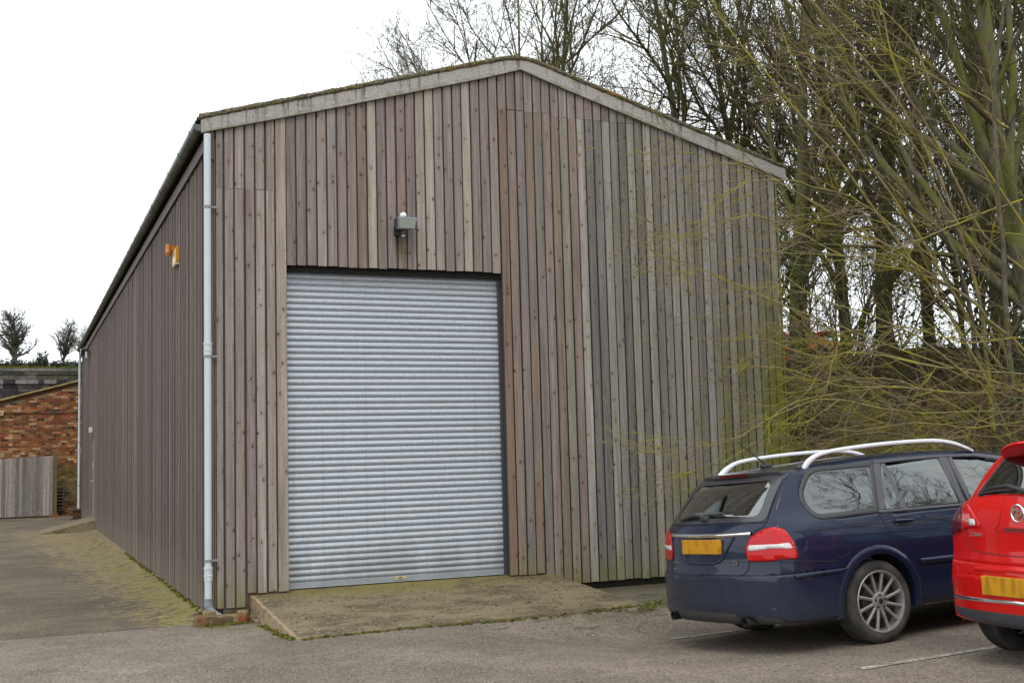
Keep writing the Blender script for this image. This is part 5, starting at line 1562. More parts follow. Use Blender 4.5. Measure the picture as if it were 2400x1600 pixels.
M['alloy'] = plain('dusty_alloy', (.34, .32, .30), .42, .65, var=.18, sc=14)
M['plate'] = None
t = NT('yellow_plate', .35, 0, .5); P = t.obj(); X = t.xyz(P)
n = t.noise(t.scale(P, (1, 22, 9)), 1.0, 1, .3)
t.base(t.mix(t.math('MULTIPLY', t.step(n, .40, .70), .55), sr(214, 152, 12, .75), sr(150, 102, 22, .6))); M['plate'] = t.m
def lens(name, c, rough=.10):
    t = NT(name, rough, 0, .6); P = t.obj(); n = t.noise(t.scale(P, (90, 90, 12)), 1, 2); k = t.vor(P, 55)
    t.base(t.n('VectorMath', (c, t.n('MapRange', {0: k, 1: .0, 2: .6, 3: 1.08, 4: .88})), operation='MULTIPLY'))
    t.b.inputs['Coat Weight'].default_value = .45; t.b.inputs['Coat Roughness'].default_value = .03; t.b.inputs['Specular IOR Level'].default_value = .15
    return t.m
M['redlens'] = lens('red_lens', (.46, .004, .006)); M['clearlens'] = lens('clear_lens', (.55, .53, .52)); M['darkred'] = lens('dark_red_lens', (.09, .002, .008))
def glassm(name, tint, ior, k):
    t = NT(name); t.t.nodes.remove(t.b)
    tr = t.n('BsdfTransparent', (tint,)); gl = t.n('BsdfGlossy', {'Color': (.95, 1, 1), 'Roughness': .02})
    mx = t.n('MixShader', {0: t.math('MULTIPLY', t.n('Fresnel', {'IOR': ior}), k, clamp=True), 1: tr, 2: gl})
    t.t.links.new(mx, t.o.inputs[0]); return t.m
M['tailglass'] = glassm('tailgate_glass', (.66, .78, .70), 1.8, 2.2)
# tinted window glass: see-through with a mirror-like surface
t = NT('car_glass'); t.t.nodes.remove(t.b)
tr = t.n('BsdfTransparent', ((.34, .41, .39),)); gl = t.n('BsdfGlossy', {'Color': (.95, 1, 1), 'Roughness': .02})
lw = t.n('Fresnel', {'IOR': 1.95}); mx = t.n('MixShader', {0: t.math('MULTIPLY', lw, 1.35, clamp=True), 1: tr, 2: gl})
t.t.links.new(mx, t.o.inputs[0]); M['carglass'] = t.m

def wheel(parent, x, y, sg, R, Rr, wd, spokes=12, style='alloy'):
    """sg: -1 right side of the car, +1 left; y is the outer face"""
    m = MB()
    yo = y; yi = y - sg * wd
    pr = [(Rr - .005, yo - sg * .012), (Rr + .012, yo - sg * .004), (Rr + .035, yo), (R - .035, yo - sg * .004), (R - .012, yo - sg * .018), (R - .002, yo - sg * .035)]
    for g in range(1, 6):
        q = yo - sg * (.035 + (wd - .07) * g / 6)
        pr += [(R, q + sg * .008), (R - .007, q + sg * .003), (R - .007, q - sg * .003), (R, q - sg * .008)]
    pr += [(R - .002, yi + sg * .035), (R - .02, yi + sg * .01), (R - .06, yi), (Rr - .005, yi + sg * .01)]
    ty = m.lathe(pr, (x, 0, R), 56, 'y', closed=True).build('tyre', M['tyre'], parent, org=(x, y, R), angle=35)
    ty.name = 'wheel'
    m = MB().lathe([(Rr + .004, yo - sg * .008), (Rr, yo - sg * .003), (Rr - .010, yo - sg * .006), (Rr - .016, yo - sg * .02), (Rr - .02, yo - sg * .10), (Rr - .02, yi)], (x, 0, R), 48, 'y', closed=True)
    rim = m.build('rim', M['alloy'], ty, org=(x, y, R), angle=40)
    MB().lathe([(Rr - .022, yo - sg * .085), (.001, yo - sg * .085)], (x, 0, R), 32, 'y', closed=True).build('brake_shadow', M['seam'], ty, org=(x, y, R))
    MB().lathe([(.14, yo - sg * .075), (.14, yo - sg * .07), (.06, yo - sg * .065)], (x, 0, R), 32, 'y').build('brake_disc', plain('disc_steel', (.10, .09, .085), .5, .7), ty, org=(x, y, R))
    # spokes
    for k in range(spokes):
        a = 2 * math.pi * (k + .5) / spokes
        ca, sa = math.cos(a), math.sin(a)
        def pt(r, t, yy): return (x + r * ca - t * sa, yo - sg * yy, R + r * sa + t * ca)
        P_ = []
        st = [(.045, .013, .028), (.10, .0115, .022), (.16, .0105, .018), (.205, .012, .017), (Rr - .008, .020, .012)]
        V = []; F = []
        for (r, hw, yy) in st:
            V += [pt(r, -hw, yy + .022), pt(r, -hw, yy + .004), pt(r, -hw * .5, yy), pt(r, hw * .5, yy), pt(r, hw, yy + .004), pt(r, hw, yy + .022)]
        for i in range(len(st) - 1):
            for q in range(5): F.append((6 * i + q, 6 * i + q + 1, 6 * i + 7 + q, 6 * i + 6 + q))
        MB().add(V, F).build('spoke', M['alloy'], ty, org=(x, y, R), smooth=False, angle=50)
    hub = MB().lathe([(.068, yo - sg * .05), (.070, yo - sg * .026), (.060, yo - sg * .020), (.034, yo - sg * .020), (.032, yo - sg * .014), (.001, yo - sg * .012)], (x, 0, R), 32, 'y').build('hub', M['alloy'], ty, org=(x, y, R), angle=35)
    for k in range(5):
        a = 2 * math.pi * k / 5 + .3
        MB().lathe([(.009, yo - sg * .021), (.009, yo - sg * .014)], (x + .050 * math.cos(a), 0, R + .050 * math.sin(a)), 8, 'y').build('wheel_nut', M['seam'], ty, org=(x, y, R))
    MB().lathe([(.022, yo - sg * .0135), (.022, yo - sg * .0112), (.001, yo - sg * .011)], (x, 0, R), 16, 'y').build('centre_cap', M['seam'], ty, org=(x, y, R))
    return ty

def seat(parent, x, y, z, w, h=.58, head=True):
    m = MB()
    n = 6
    V, F = rough_block(x - .06, x + .08, y - w / 2, y + w / 2, z, z + h, 3, 0, 5)
    V = [(a - (c - z) * .30, b, c) for a, b, c in V]
    s_ = MB().add(V, F).build('seat', M['seat'], parent, org=(0, 0, 0), smooth=True)
    if head:
        V, F = rough_block(x - .05, x + .05, y - .12, y + .12, z + h + .03, z + h + .20, 3, 0, 5)
        V = [(a - (c - z) * .28, b, c) for a, b, c in V]
        MB().add(V, F).build('headrest', M['seat'], s_, org=(0, 0, 0), smooth=True)

def text_on(body_or_none, parent, txt, size, loc, mat, name='badge_letters', depth=.0015, shear=0.0):
    c = bpy.data.curves.new(name, 'FONT'); c.body = txt; c.size = size; c.extrude = depth; c.shear = shear
    c.align_x = 'CENTER'; c.align_y = 'CENTER'
    tmp = bpy.data.objects.new(name, c); COL.objects.link(tmp)
    dg = bpy.context.evaluated_depsgraph_get(); me = bpy.data.meshes.new_from_object(tmp.evaluated_get(dg))
    COL.objects.unlink(tmp); bpy.data.objects.remove(tmp)
    o = bpy.data.objects.new(name, me); me.materials.clear(); me.materials.append(mat); COL.objects.link(o)
    o.parent = parent
    o.matrix_local = Matrix([[0, 0, -1, loc[0]], [-1, 0, 0, loc[1]], [0, 1, 0, loc[2]], [0, 0, 0, 1]])
    W[o] = Vector((0, 0, 0))
    return o

def shell(body, parent, mat, holes, wells, name='body', bumper=None, extra_cut=None):
    """body panels with the window openings and wheel arches left open"""
    P = body.P; keep = []
    for f in body.F:
        if len(f) > 4: keep.append(f); continue
        c = [sum(P[i][k] for i in f) / len(f) for k in range(3)]
        n = (Vector(P[f[2]]) - Vector(P[f[0]])).cross(Vector(P[f[-1]]) - Vector(P[f[1]]))
        if n.length > 0: n.normalize()
        drop = False
        for kind, poly in holes:
            if kind == 'side' and abs(c[1]) > .35 and abs(n.y) > .45 and inside((c[0], c[2]), poly): drop = True
            if kind == 'rear' and c[0] < 1.0 and abs(n.x) > .3 and inside((c[1], c[2]), poly): drop = True
            if kind == 'front' and c[0] > 2.5 and abs(n.x) > .2 and inside((c[1], c[2]), poly): drop = True
        for (wx, wz, wr) in wells:
            if math.hypot(c[0] - wx, c[2] - wz) < wr and abs(c[1]) > .55: drop = True
        if drop: continue
        keep.append(f)
    # inner skin, offset inwards, so the cabin has a lining
    me = bpy.data.meshes.new(name); me.from_pydata(P, [], keep)
    bm = bmesh.new(); bm.from_mesh(me)
    bf = []
    if bumper:
        for co, no in bumper[0]:
            bmesh.ops.bisect_plane(bm, geom=bm.verts[:] + bm.edges[:] + bm.faces[:], plane_co=co, plane_no=no, dist=1e-4)
        bmesh.ops.remove_doubles(bm, verts=bm.verts[:], dist=.0035)
        bf = [f for f in bm.faces if len(f.verts) < 10 and bumper[1](f.calc_center_median())]
        bb_ = bmesh.new(); vm = {}
        for f in bf:
            vs = []
            for v in f.verts:
                if v not in vm: vm[v] = bb_.verts.new(v.co)
                vs.append(vm[v])
            bb_.faces.new(vs)
        bmesh.ops.delete(bm, geom=bf, context='FACES')
    bmesh.ops.delete(bm, geom=[v for v in bm.verts if not v.link_faces], context='VERTS')
    bmesh.ops.recalc_face_normals(bm, faces=bm.faces); bm.to_mesh(me); bm.free()
    me.materials.append(mat); me.materials.append(M['interior'])
    me.polygons.foreach_set('use_smooth', [True] * len(me.polygons))
    o = bpy.data.objects.new(name, me); COL.objects.link(o); place(o, (0, 0, 0), parent)
    md = o.modifiers.new('lining', 'SOLIDIFY'); md.thickness = .028; md.offset = -1; md.material_offset = 1; md.material_offset_rim = 0
    b = None
    if bumper:
        bmesh.ops.recalc_face_normals(bb_, faces=bb_.faces); bb_.normal_update()
        for v in bb_.verts:
            q_, n_, _, _ = body.bvh.find_nearest(v.co)
            c_ = Vector((1.2, 0, .55)) - v.co
            if n_.dot(c_) > 0: n_ = -n_
            v.co += n_ * .007
        me = bpy.data.meshes.new('rear_bumper'); bb_.to_mesh(me); bb_.free(); me.materials.append(mat); me.polygons.foreach_set('use_smooth', [True] * len(me.polygons))
        me.set_sharp_from_angle(angle=math.radians(50))
        b = bpy.data.objects.new('rear_bumper', me); COL.objects.link(b); place(b, (0, 0, 0), parent)
        md = b.modifiers.new('skin', 'SOLIDIFY'); md.thickness = .012; md.offset = -1
    return o, b
Z0 = (0, 0, 0)
def arch_ring(parent, body, wx, wz, r0, r1, mat, sg, raise_=.014, name='wheel_arch', a0=-12, a1=192):
    V = []; F = []; n = 40
    def sy(x, z):
        h = body.cast('side', x, max(z, .26), 0, sg)
        return h.y if h else sg * body.half * .97
    for i in range(n + 1):
        a = math.radians(a0 + (a1 - a0) * i / n); c, s_ = math.cos(a), math.sin(a)
        prof = [(r1 + .015, -.004), (r1, .004), (r1 - (r1 - r0) * .35, raise_), (r0 + .008, raise_), (r0, raise_ - .008), (r0 + .002, -.05)]
        for (r, o_) in prof:
            x, z = wx + r * c, wz + r * s_
            yy = sy(wx + max(r, r0) * c, z)
            V.append((x, yy + sg * o_, z))
    k = 6
    F = [(i * k + j, i * k + j + 1, (i + 1) * k + j + 1, (i + 1) * k + j) for i in range(n) for j in range(k - 1)]
    MB().add(V, F).build(name, mat, parent, org=Z0, smooth=True)
    # well lining
    V = []; 
    for i in range(n + 1):
        a = math.radians(a0 + (a1 - a0) * i / n); c, s_ = math.cos(a), math.sin(a)
        for yy in (sg * (body.half - .045), sg * .52): V.append((wx + (r0 + .006) * c, yy, wz + (r0 + .006) * s_))
    F = [(2 * i, 2 * i + 1, 2 * i + 3, 2 * i + 2) for i in range(n)] + [tuple([2 * i + 1 for i in range(n + 1)])]
    MB().add(V, F).build('wheel_well', M['seam'], parent, org=Z0)

# ------------------------------------------------------------------ the navy estate
def build_blue():
    B = blue
    root = empty('estate_car', Z0, 'dark navy blue estate car with white roof rails parked beside the barn', 'car', local=True)
    root.matrix_world = pose_matrix(blue_pose)
    QW = rounded([(1.355, 1.378), (1.195, 1.010), (.66, 1.005), (.555, 1.055), (.575, 1.22), (.72, 1.33), (.92, 1.375)], .10, 6)
    QW = rounded([(1.352, 1.376), (1.196, 1.012)], .01) and ([(1.352, 1.376), (1.196, 1.012)] + rounded([(1.0, 1.008), (.595, 1.005), (.545, 1.18), (.72, 1.375), (1.2, 1.382)], .30, 8)[9:-9])
    RD = rounded([(1.445, 1.368), (2.088, 1.380), (2.082, .996), (1.288, 1.010)], .015, 3)
    FD = [(2.232, 1.366), (2.50, 1.348), (2.74, 1.292), (2.96, 1.180), (3.17, 1.060), (3.22, 1.000), (2.19, .992)]
    RG = rounded([(-.652, 1.012), (.652, 1.012), (.588, 1.345), (.30, 1.365), (0, 1.370), (-.30, 1.365), (-.588, 1.345)], .05, 4)
    RGc = rounded([(-.575, 1.045), (.575, 1.045), (.515, 1.318), (-.515, 1.318)], .07, 5)
    WS = rounded([(-.66, 1.02), (.66, 1.02), (.58, 1.37), (-.58, 1.37)], .06, 4)
    def inset(poly, d):
        n = len(poly); out = []
        A = sum(poly[i][0] * poly[(i + 1) % n][1] - poly[(i + 1) % n][0] * poly[i][1] for i in range(n))
        s_ = 1 if A > 0 else -1
        for i in range(n):
            a, p, b = Vector(poly[i - 1]), Vector(poly[i]), Vector(poly[(i + 1) % n])
            t = (b - a).normalized(); out.append((p.x - t.y * d * s_, p.y + t.x * d * s_))
        return out
    holes = [('side', inset(QW, .002)), ('side', inset(RD, -.014)), ('side', inset(FD, -.010)), ('rear', inset(RG, .022)), ('front', inset(WS, .02))]
    wells = [(1.075, .318, .375), (3.77, .318, .375)]
    body, bumper = shell(B, root, M['navy'], holes, wells, bumper=([((0, 0, .608), (0, 0, 1)), ((.80, 0, 0), (1, 0, 0))],
                         lambda c: c.z < .608 and c.x < .80))
    fb = MB().box(.5, 4.2, -.78, .78, .24, .27); fb.build('floor_pan', M['seam'], root, org=Z0)
    MB().box(.25, 1.35, -.60, .60, .62, .66).build('boot_floor', M['interior'], root, org=Z0)
    for sg in (-1, 1):
        q = MB; 
        B.patch('side', inset(QW, .004), .002, sg).build('quarter_window', M['carglass'], root, org=Z0, smooth=True)
        g = B.patch('side', RD, .000, sg).build('rear_door_glass', M['carglass'], root, org=Z0, smooth=True)
        B.strip('side', [(1.470, 1.374), (1.489, 1.004)], .045, .006, sg).build('divider_bar', M['pillar'], g, org=Z0, smooth=True)
        B.patch('side', FD, .000, sg).build('front_door_glass', M['carglass'], root, org=Z0, smooth=True)
        B.strip('side', QW, .042, .007, sg, closed=True).build('window_surround', M['rubber'], root, org=Z0, smooth=True)
        B.patch('side', [(1.374, 1.384), (1.447, 1.386), (1.290, 1.002), (1.212, 1.002)], .005, sg).build('rear_pillar_panel', M['pillar'], root, org=Z0, smooth=True)
        B.patch('side', [(2.088, 1.392), (2.186, 1.392), (2.160, .992), (2.080, .992)], .005, sg).build('door_pillar_panel', M['pillar'], root, org=Z0, smooth=True)
        B.patch('side', [(2.196, 1.392), (2.240, 1.390), (2.230, .990), (2.172, .990)], .005, sg).build('door_pillar_panel', M['pillar'], root, org=Z0, smooth=True)
        B.strip('side', [(1.385, 1.388), (1.70, 1.396), (2.10, 1.396), (2.5, 1.382), (2.80, 1.325), (3.04, 1.212), (3.26, 1.06)], .026, .006, sg).build('window_top_trim', M['pillar'], root, org=Z0, smooth=True)
        B.strip('side', [(1.205, .998), (1.7, .990), (2.1, .984), (3.28, .985)], .026, .008, sg).build('window_sill_trim', M['pillar'], root, org=Z0, smooth=True)
        sm = MB()
        for ln in ([(1.408, 1.432), (1.372, 1.40), (1.205, 1.005), (1.215, .93), (1.240, .84), (1.285, .72), (1.389, .587), (1.485, .45), (1.520, .38), (1.548, .285)],
                   [(2.205, 1.435), (2.186, 1.36), (2.160, 1.00), (2.165, .8), (2.165, .285)], [(1.548, .285), (2.165, .270), (3.28, .270)],
                   [(3.28, .985), (3.32, .85), (3.33, .6), (3.30, .285)], [(1.40, 1.428), (1.8, 1.436), (2.4, 1.426), (2.8, 1.365)]):
            B.strip('side', ln, .007, .0022, sg, mb=sm, thick=.004)
        o = sm.build('door_seams', M['seam'], root, org=Z0); tag(o, kind='stuff')
        sm = MB()
        B.strip('side', [(.36, .912), (.8, .913), (1.225, .909), (2.02, .888), (3.2, .87)], .009, .0022, sg, mb=sm, thick=.004)
        sm.build('waist_crease', M['seam'], root, org=Z0)
        B.strip('side', [(1.50, .585), (1.9, .578), (2.7, .572), (3.28, .57)], .045, .014, sg, thick=.016).build('rubbing_strip', M['navy'], root, org=Z0, smooth=True)
        B.strip('side', [(.30, .585), (.50, .592), (.70, .594)], .030, .018, sg, thick=.014).build('bumper_strip', M['navy'], bumper, org=Z0, smooth=True)
        # handle
        hx, hz_ = 1.41, .906
        el = [(hx + .098 * math.cos(a), hz_ + .034 * math.sin(a)) for a in np.linspace(0, 2 * math.pi, 25)[:-1]]
        B.strip('side', el, .007, .004, sg, closed=True, thick=.006).build('handle_recess', M['seam'], root, org=Z0)
        B.patch('side', [(hx + .055 * math.cos(a), hz_ - .008 + .022 * math.sin(a)) for a in np.linspace(0, 2 * math.pi, 17)[:-1]], .0035, sg).build('handle_cup', M['seam'], root, org=Z0)
        h = B.strip('side', [(1.325, .912), (1.41, .910), (1.50, .906)], .020, .024, sg, thick=.012).build('door_handle', M['navy'], root, org=Z0, smooth=True)
        arch_ring(root, B, 1.075, .318, .365, .425, M['navy'], sg)
        arch_ring(root, B, 3.77, .318, .365, .425, M['navy'], sg)
        for wx in (1.075, 3.77): wheel(root, wx, sg * .872, sg, .318, .235, .225)
        # roof rail
        pl = [(.70, .575, 1.395), (.78, .560, 1.448), (.92, .562, 1.492), (1.15, .573, 1.517), (1.6, .588, 1.535), (2.05, .594, 1.538), (2.35, .596, 1.528), (2.55, .598, 1.500), (2.72, .600, 1.452), (2.80, .602, 1.425)]
        P2 = smooth_poly([((a - .7) * .87 + .7, b * sg, c) for a, b, c in pl], 40)
        V = []; F = []
        for i, p in enumerate(P2):
            u = i / 40; e = max(0, 1 - u / .22); f2 = max(0, 1 - (1 - u) / .20)
            hh = .016 + .020 * e - .004 * f2; ww = .015
            dz = -.022 * e - .004 * f2
            for (a, b) in ((-1, -.8), (-.8, -1), (.8, -1), (1, -.8), (1, .5), (.5, 1), (-.5, 1), (-1, .5)):
                V.append((p[0], p[1] + a * ww, p[2] + dz + b * hh))
        F = [(i * 8 + k, i * 8 + (k + 1) % 8, (i + 1) * 8 + (k + 1) % 8, (i + 1) * 8 + k) for i in range(40) for k in range(8)] + [tuple(range(8)), tuple(reversed(range(320, 328)))]
        MB().add(V, F).build('roof_rail', M['rail'], root, org=Z0, smooth=False, angle=50)
        V, F = rough_block(3.00, 3.22, sg * .86, sg * 1.04, .96, 1.10, 2, 0, 4)
        MB().add([(a, b if (b - sg * .86) * sg > 0 else b, c) for a, b, c in V], F).build('door_mirror', M['navy'], root, org=Z0, smooth=True)
        # light cluster
        lo = rounded([(.115, .716), (.105, .80), (.140, .890), (.205, .945), (.290, .968), (.370, .958), (.425, .920), (.462, .845), (.488, .722), (.30, .716)], .02, 3)
        k0 = {}
        lo = [(a, z) for a, z in TL_OUT]
        tl = B.patch('diag', lo, .010, sg, step=.03, thick=.016).build('tail_light', M['redlens'], root, org=Z0, smooth=True)
        B.patch('diag', TL_WHITE, .014, sg, step=.03, thick=.004).build('indicator', M['clearlens'], tl, org=Z0, smooth=True)
        B.strip('diag', lo, .010, .006, sg, closed=True, thick=.008).build('light_gasket', M['seam'], tl, org=Z0)
        # exhaust and headlamp
        MB().tube([(.03, sg * .50, .262), (.30, sg * .50, .262)], .034, 20, cap=False).build('exhaust_pipe', plain('burnt_steel', (.07, .065, .06), .35, .8), root, org=Z0, smooth=True)
        MB().lathe([(.030, .035), (.001, .2)], (0, sg * .50, .262), 16, 'x', closed=True).build('exhaust_mouth', M['seam'], root, org=Z0)
        B.patch('front', [(sg * .42, .66), (sg * .72, .70), (sg * .74, .82), (sg * .44, .80)], .006).build('headlight', M['clearlens'], root, org=Z0, smooth=True)
    for sg in (-1, 1):
        B.strip('side', [(.205, .703), (.5, .680), (.70, .664)], .008, .002, sg, thick=.004).build('bumper_seam', M['seam'], bumper, org=Z0, smooth=True)
    # fuel flap on the near side
    fl_ = [(.733 + .085 * math.cos(a), .770 + .080 * math.sin(a)) for a in np.linspace(0, 2 * math.pi, 33)[:-1]]
    B.strip('side', fl_, .007, .003, -1, closed=True, thick=.005).build('fuel_flap_seam', M['seam'], root, org=Z0)
    # tailgate
    g = B.patch('rear', RGc, .000).build('tailgate_glass', M['tailglass'], root, org=Z0, smooth=True)
    fr = MB()
    # border of the glass: outer outline minus the clear middle, laid as four patches
    def ring(outer, inner, off):
        m = 48; V = []; F = []
        def res(poly):
            pts = [Vector(p) for p in poly]; pts.append(pts[0]); d = [0]
            for a, b in zip(pts[:-1], pts[1:]): d.append(d[-1] + (b - a).length)
            return pts, d
        cx, cz = 0, 1.18
        def hit2(poly, ang):
            dr = Vector((math.cos(ang), math.sin(ang))); best = None; n = len(poly)
            for i in range(n):
                a, b = Vector(poly[i]), Vector(poly[(i + 1) % n]); e = b - a; c0 = Vector((cx, cz))
                den = dr.x * (-e.y) + e.x * dr.y
                if abs(den) < 1e-9: continue
                w = a - c0; tt = (w.x * (-e.y) + e.x * w.y) / den; uu = (dr.x * w.y - dr.y * w.x) / den
                if tt > 0 and -1e-6 <= uu <= 1 + 1e-6 and (best is None or tt < best): best = tt
            return Vector((cx, cz)) + dr * best
        angs = sorted(set([2 * math.pi * i / 96 for i in range(96)] + [math.atan2(q[1] - cz, q[0] - cx) % (2 * math.pi) for q in outer] + [math.atan2(q[1] - cz, q[0] - cx) % (2 * math.pi) for q in inner]))
        for a in angs:
            o_, i_ = hit2(outer, a), hit2(inner, a)
            for k in range(4):
                q = o_ + (i_ - o_) * k / 3; h = B.cast('rear', q.x, q.y, off)
                V.append(h if h is not None else (B.cast('rear', q.x * .97, q.y, off) or Vector((.3, q.x, q.y))))
        n = len(angs)
        for i in range(n):
            j = (i + 1) % n
            for k in range(3): F.append((4 * i + k, 4 * i + k + 1, 4 * j + k + 1, 4 * j + k))
        return MB().add(V, F)
    ring(RG, inset(RGc, .004), .004).build('glass_border', M['frit'], g, org=Z0, smooth=True)
    sm = MB()
    B.strip('rear', [(-.600, 1.352), (-.632, 1.18), (-.662, 1.010), (-.645, .968), (-.585, .945), (-.540, .86), (-.535, .712), (-.532, .650), (-.505, .622), (-.44, .610), (0, .604), (.44, .610), (.505, .622), (.532, .650), (.535, .712), (.540, .86), (.585, .945), (.645, .968), (.662, 1.010), (.632, 1.18), (.600, 1.352)], .009, .003, mb=sm, thick=.005)
    B.strip('rear', [(-.655, 1.003), (-.3, 1.001), (.3, 1.001), (.655, 1.003)], .008, .003, mb=sm, thick=.004)
    o = sm.build('tailgate_seams', M['seam'], root, org=Z0); tag(o, kind='stuff')
    B.strip('rear', [(-.555, .924), (-.3, .921), (0, .919), (.3, .921), (.555, .924)], .030, .016, thick=.02).build('chrome_strip', M['chrome'], root, org=Z0, smooth=True)
    B.strip('rear', [(-.395, .902), (-.31, .79), (-.26, .728), (-.19, .703), (0, .700), (.19, .703), (.26, .728), (.31, .79), (.395, .902)], .016, .008, thick=.010).build('plate_recess', M['navy'], root, org=Z0, smooth=True)
    px_ = B.cast('rear', 0, .83, 0).x
    o = MB().box(px_ - .014, px_ + .02, -.26, .26, .776, .889).build('number_plate', M['plate'], root, org=Z0); bevel(o, .003)
    h = B.cast('rear', -.405, .706, .004); text_on(B, root, '2.5', .050, (h.x - .004, h.y, h.z), M['chrome'])
    h = B.cast('rear', .425, .700, .004); text_on(B, root, 'X-TYPE', .030, (h.x - .006, h.y, h.z), M['chrome'])
    h = B.cast('rear', .425, .650, .004); text_on(B, root, 'SPORT', .018, (h.x - .006, h.y, h.z), M['chrome'])
    # spoiler lip with high brake light
    V = []; F = []; n = 24
    for i in range(n + 1):
        y = -.60 + 1.20 * i / n; hh = B.cast('rear', y, 1.362, 0) ; tp = B.cast('top', hh.x + .10, y, .002)
        bx = hh.x; e = abs(y) / .6
        V += [(bx - .004, y, 1.352 + .0), (bx - .028 + .030 * e ** 3, y, 1.372 - .004 * e), (bx - .030 + .034 * e ** 3, y, 1.392 - .010 * e), tuple(tp), (tp.x, y, tp.z - .02)]
    F = [(i * 5 + k, i * 5 + k + 1, (i + 1) * 5 + k + 1, (i + 1) * 5 + k) for i in range(n) for k in range(4)] + [(0, 1, 2, 3, 4), tuple(n * 5 + k for k in (4, 3, 2, 1, 0))]
    sp = MB().add(V, F).build('tailgate_spoiler', M['frit'], root, org=Z0, smooth=False, angle=40)
    V = []; F = []
    for i in range(13):
        y = -.20 + .40 * i / 12; hh = B.cast('rear', y, 1.362, 0)
        e = abs(y) / .6; V += [(hh.x - .0315 + .03 * e ** 3, y, 1.366), (hh.x - .0365 + .034 * e ** 3, y, 1.391)]
    F = [(2 * i, 2 * i + 1, 2 * i + 3, 2 * i + 2) for i in range(12)]
    MB().add(V, F).build('brake_light', M['darkred'], sp, org=Z0)
    # wiper
    def on(y, z, o_): h = B.cast('rear', y, z, o_); return (h.x, h.y, h.z)
    wp = MB().tube([on(.03, 1.055, .028), on(.16, 1.060, .034), on(.30, 1.047, .030), on(.42, 1.040, .016)], [.016, .013, .009, .004], 8).build('rear_wiper', M['rubber'], root, org=Z0, smooth=True)
    MB().tube([on(.14, 1.066, .020), on(.30, 1.050, .014), on(.45, 1.036, .010)], .008, 6).build('wiper_blade', M['rubber'], wp, org=Z0)
    V, F = rough_block(*[q for q in (on(.03, 1.05, .02)[0] - .02, on(.03, 1.05, .02)[0] + .03, -.01, .075, 1.03, 1.075)], 5, 0, 4); MB().add(V, F).build('wiper_pivot', M['rubber'], wp, org=Z0, smooth=True)
    # aerial
    ab_ = MB().add(*rough_block(.74, .84, -.025, .035, 1.425, 1.455, 7, 0, 4)).build('aerial_base', M['rubber'], root, org=Z0, smooth=True)
    MB().tube([(.79, .005, 1.445), (.74, .005, 1.49), (.52, .005, 1.66)], [.011, .007, .004], 8).build('aerial', M['rubber'], root, org=Z0)
    # lower rear valance with towing caps
    V = []; F = []
    for i in range(33):
        y = -.80 + 1.60 * i / 32
        h = B.cast('rear', y, .33, .012); 
        cut = .045 * (math.exp(-((abs(y) - .50) / .075) ** 4))
        V += [(h.x, y, .372), (h.x + .008, y, .30 + cut), (h.x + .03, y, .245 + cut), (h.x + .10, y, .24 + cut)]
    F = [(i * 4 + k, i * 4 + k + 1, (i + 1) * 4 + k + 1, (i + 1) * 4 + k) for i in range(32) for k in range(3)]
    MB().add(V, F).build('rear_valance', plain('dirty_black_plastic', (.035, .033, .032), .75, var=.25, sc=9), bumper, org=Z0, smooth=True)
    seat(root, 2.0, .38, .55, .5); seat(root, 2.0, -.38, .55, .5); seat(root, 1.45, .36, .62, .48, .5); seat(root, 1.45, -.36, .62, .48, .5); seat(root, 2.0 - .55, 0, .62, .26, .48, False)
    return root
TL_OUT = None
def dg(x, y, z): return (.7071 * (x - .5 + abs(y)), z)
TL_OUT = rounded([dg(.105, .535, .716), dg(.103, .514, .811), dg(.137, .558, .900), dg(.194, .657, .953), dg(.235, .735, .966), dg(.288, .787, .938), dg(.330, .820, .839), dg(.345, .837, .722), dg(.172, .721, .716)], .03, 3)
TL_WHITE = rounded([dg(.112, .540, .795), dg(.118, .545, .838), dg(.298, .806, .840), dg(.314, .820, .793)], .012, 2)
build_blue()
# ------------------------------------------------------------------ the red hatchback (only its near corner is in the picture, but it is built whole)
RP = [(0.0, .585), (.006, .62), (.020, .660), (.036, .70), (.046, .76), (.050, .84), (.055, .92), (.068, .99), (.088, 1.045), (.118, 1.085),
      (.20, 1.185), (.28, 1.285), (.345, 1.360), (.40, 1.405), (.46, 1.432), (.60, 1.455), (.9, 1.478), (1.3, 1.488), (1.8, 1.482), (2.15, 1.455), (2.35, 1.41),
      (2.7, 1.25), (3.0, 1.09), (3.15, 1.02), (3.4, .96), (3.7, .86), (3.87, .76), (3.96, .62), (3.999, .45)]
redb = CarBody(half=.865, tum=[(.15, .90), (.24, .94), (.34, .972), (.50, .985), (.68, 1.0), (.80, .998), (.90, .985), (1.0, .955), (1.08, .92), (1.20, .85), (1.32, .75), (1.45, .65), (1.5, .61)],
               plan=[(0, .885), (.06, .915), (.15, .945), (.35, .98), (.7, .998), (1.0, 1), (2.8, 1), (3.4, .96), (3.75, .88), (3.9, .78), (3.999, .64)],
               gplan=[(0, .77), (.2, .80), (.5, .87), (1.0, .96), (1.6, 1), (2.4, .98), (3.0, .92), (4.0, .9)], top=None,
               bottom=[(0, .285), (.15, .27), (.45, .22), (3.6, .18), (3.999, .2)], rad=[(0, .05), (.15, .05), (.5, .07), (1.0, .09), (2.3, .08), (3.0, .08), (3.8, .12), (3.999, .1)],
               bow=.20, bowd=.7, stations=dense_profile(RP, .024), nz=34)
red_pose = (Vector((3.345, -5.990, .056)), math.radians(-2.965), math.radians(.353), math.radians(-1.272))
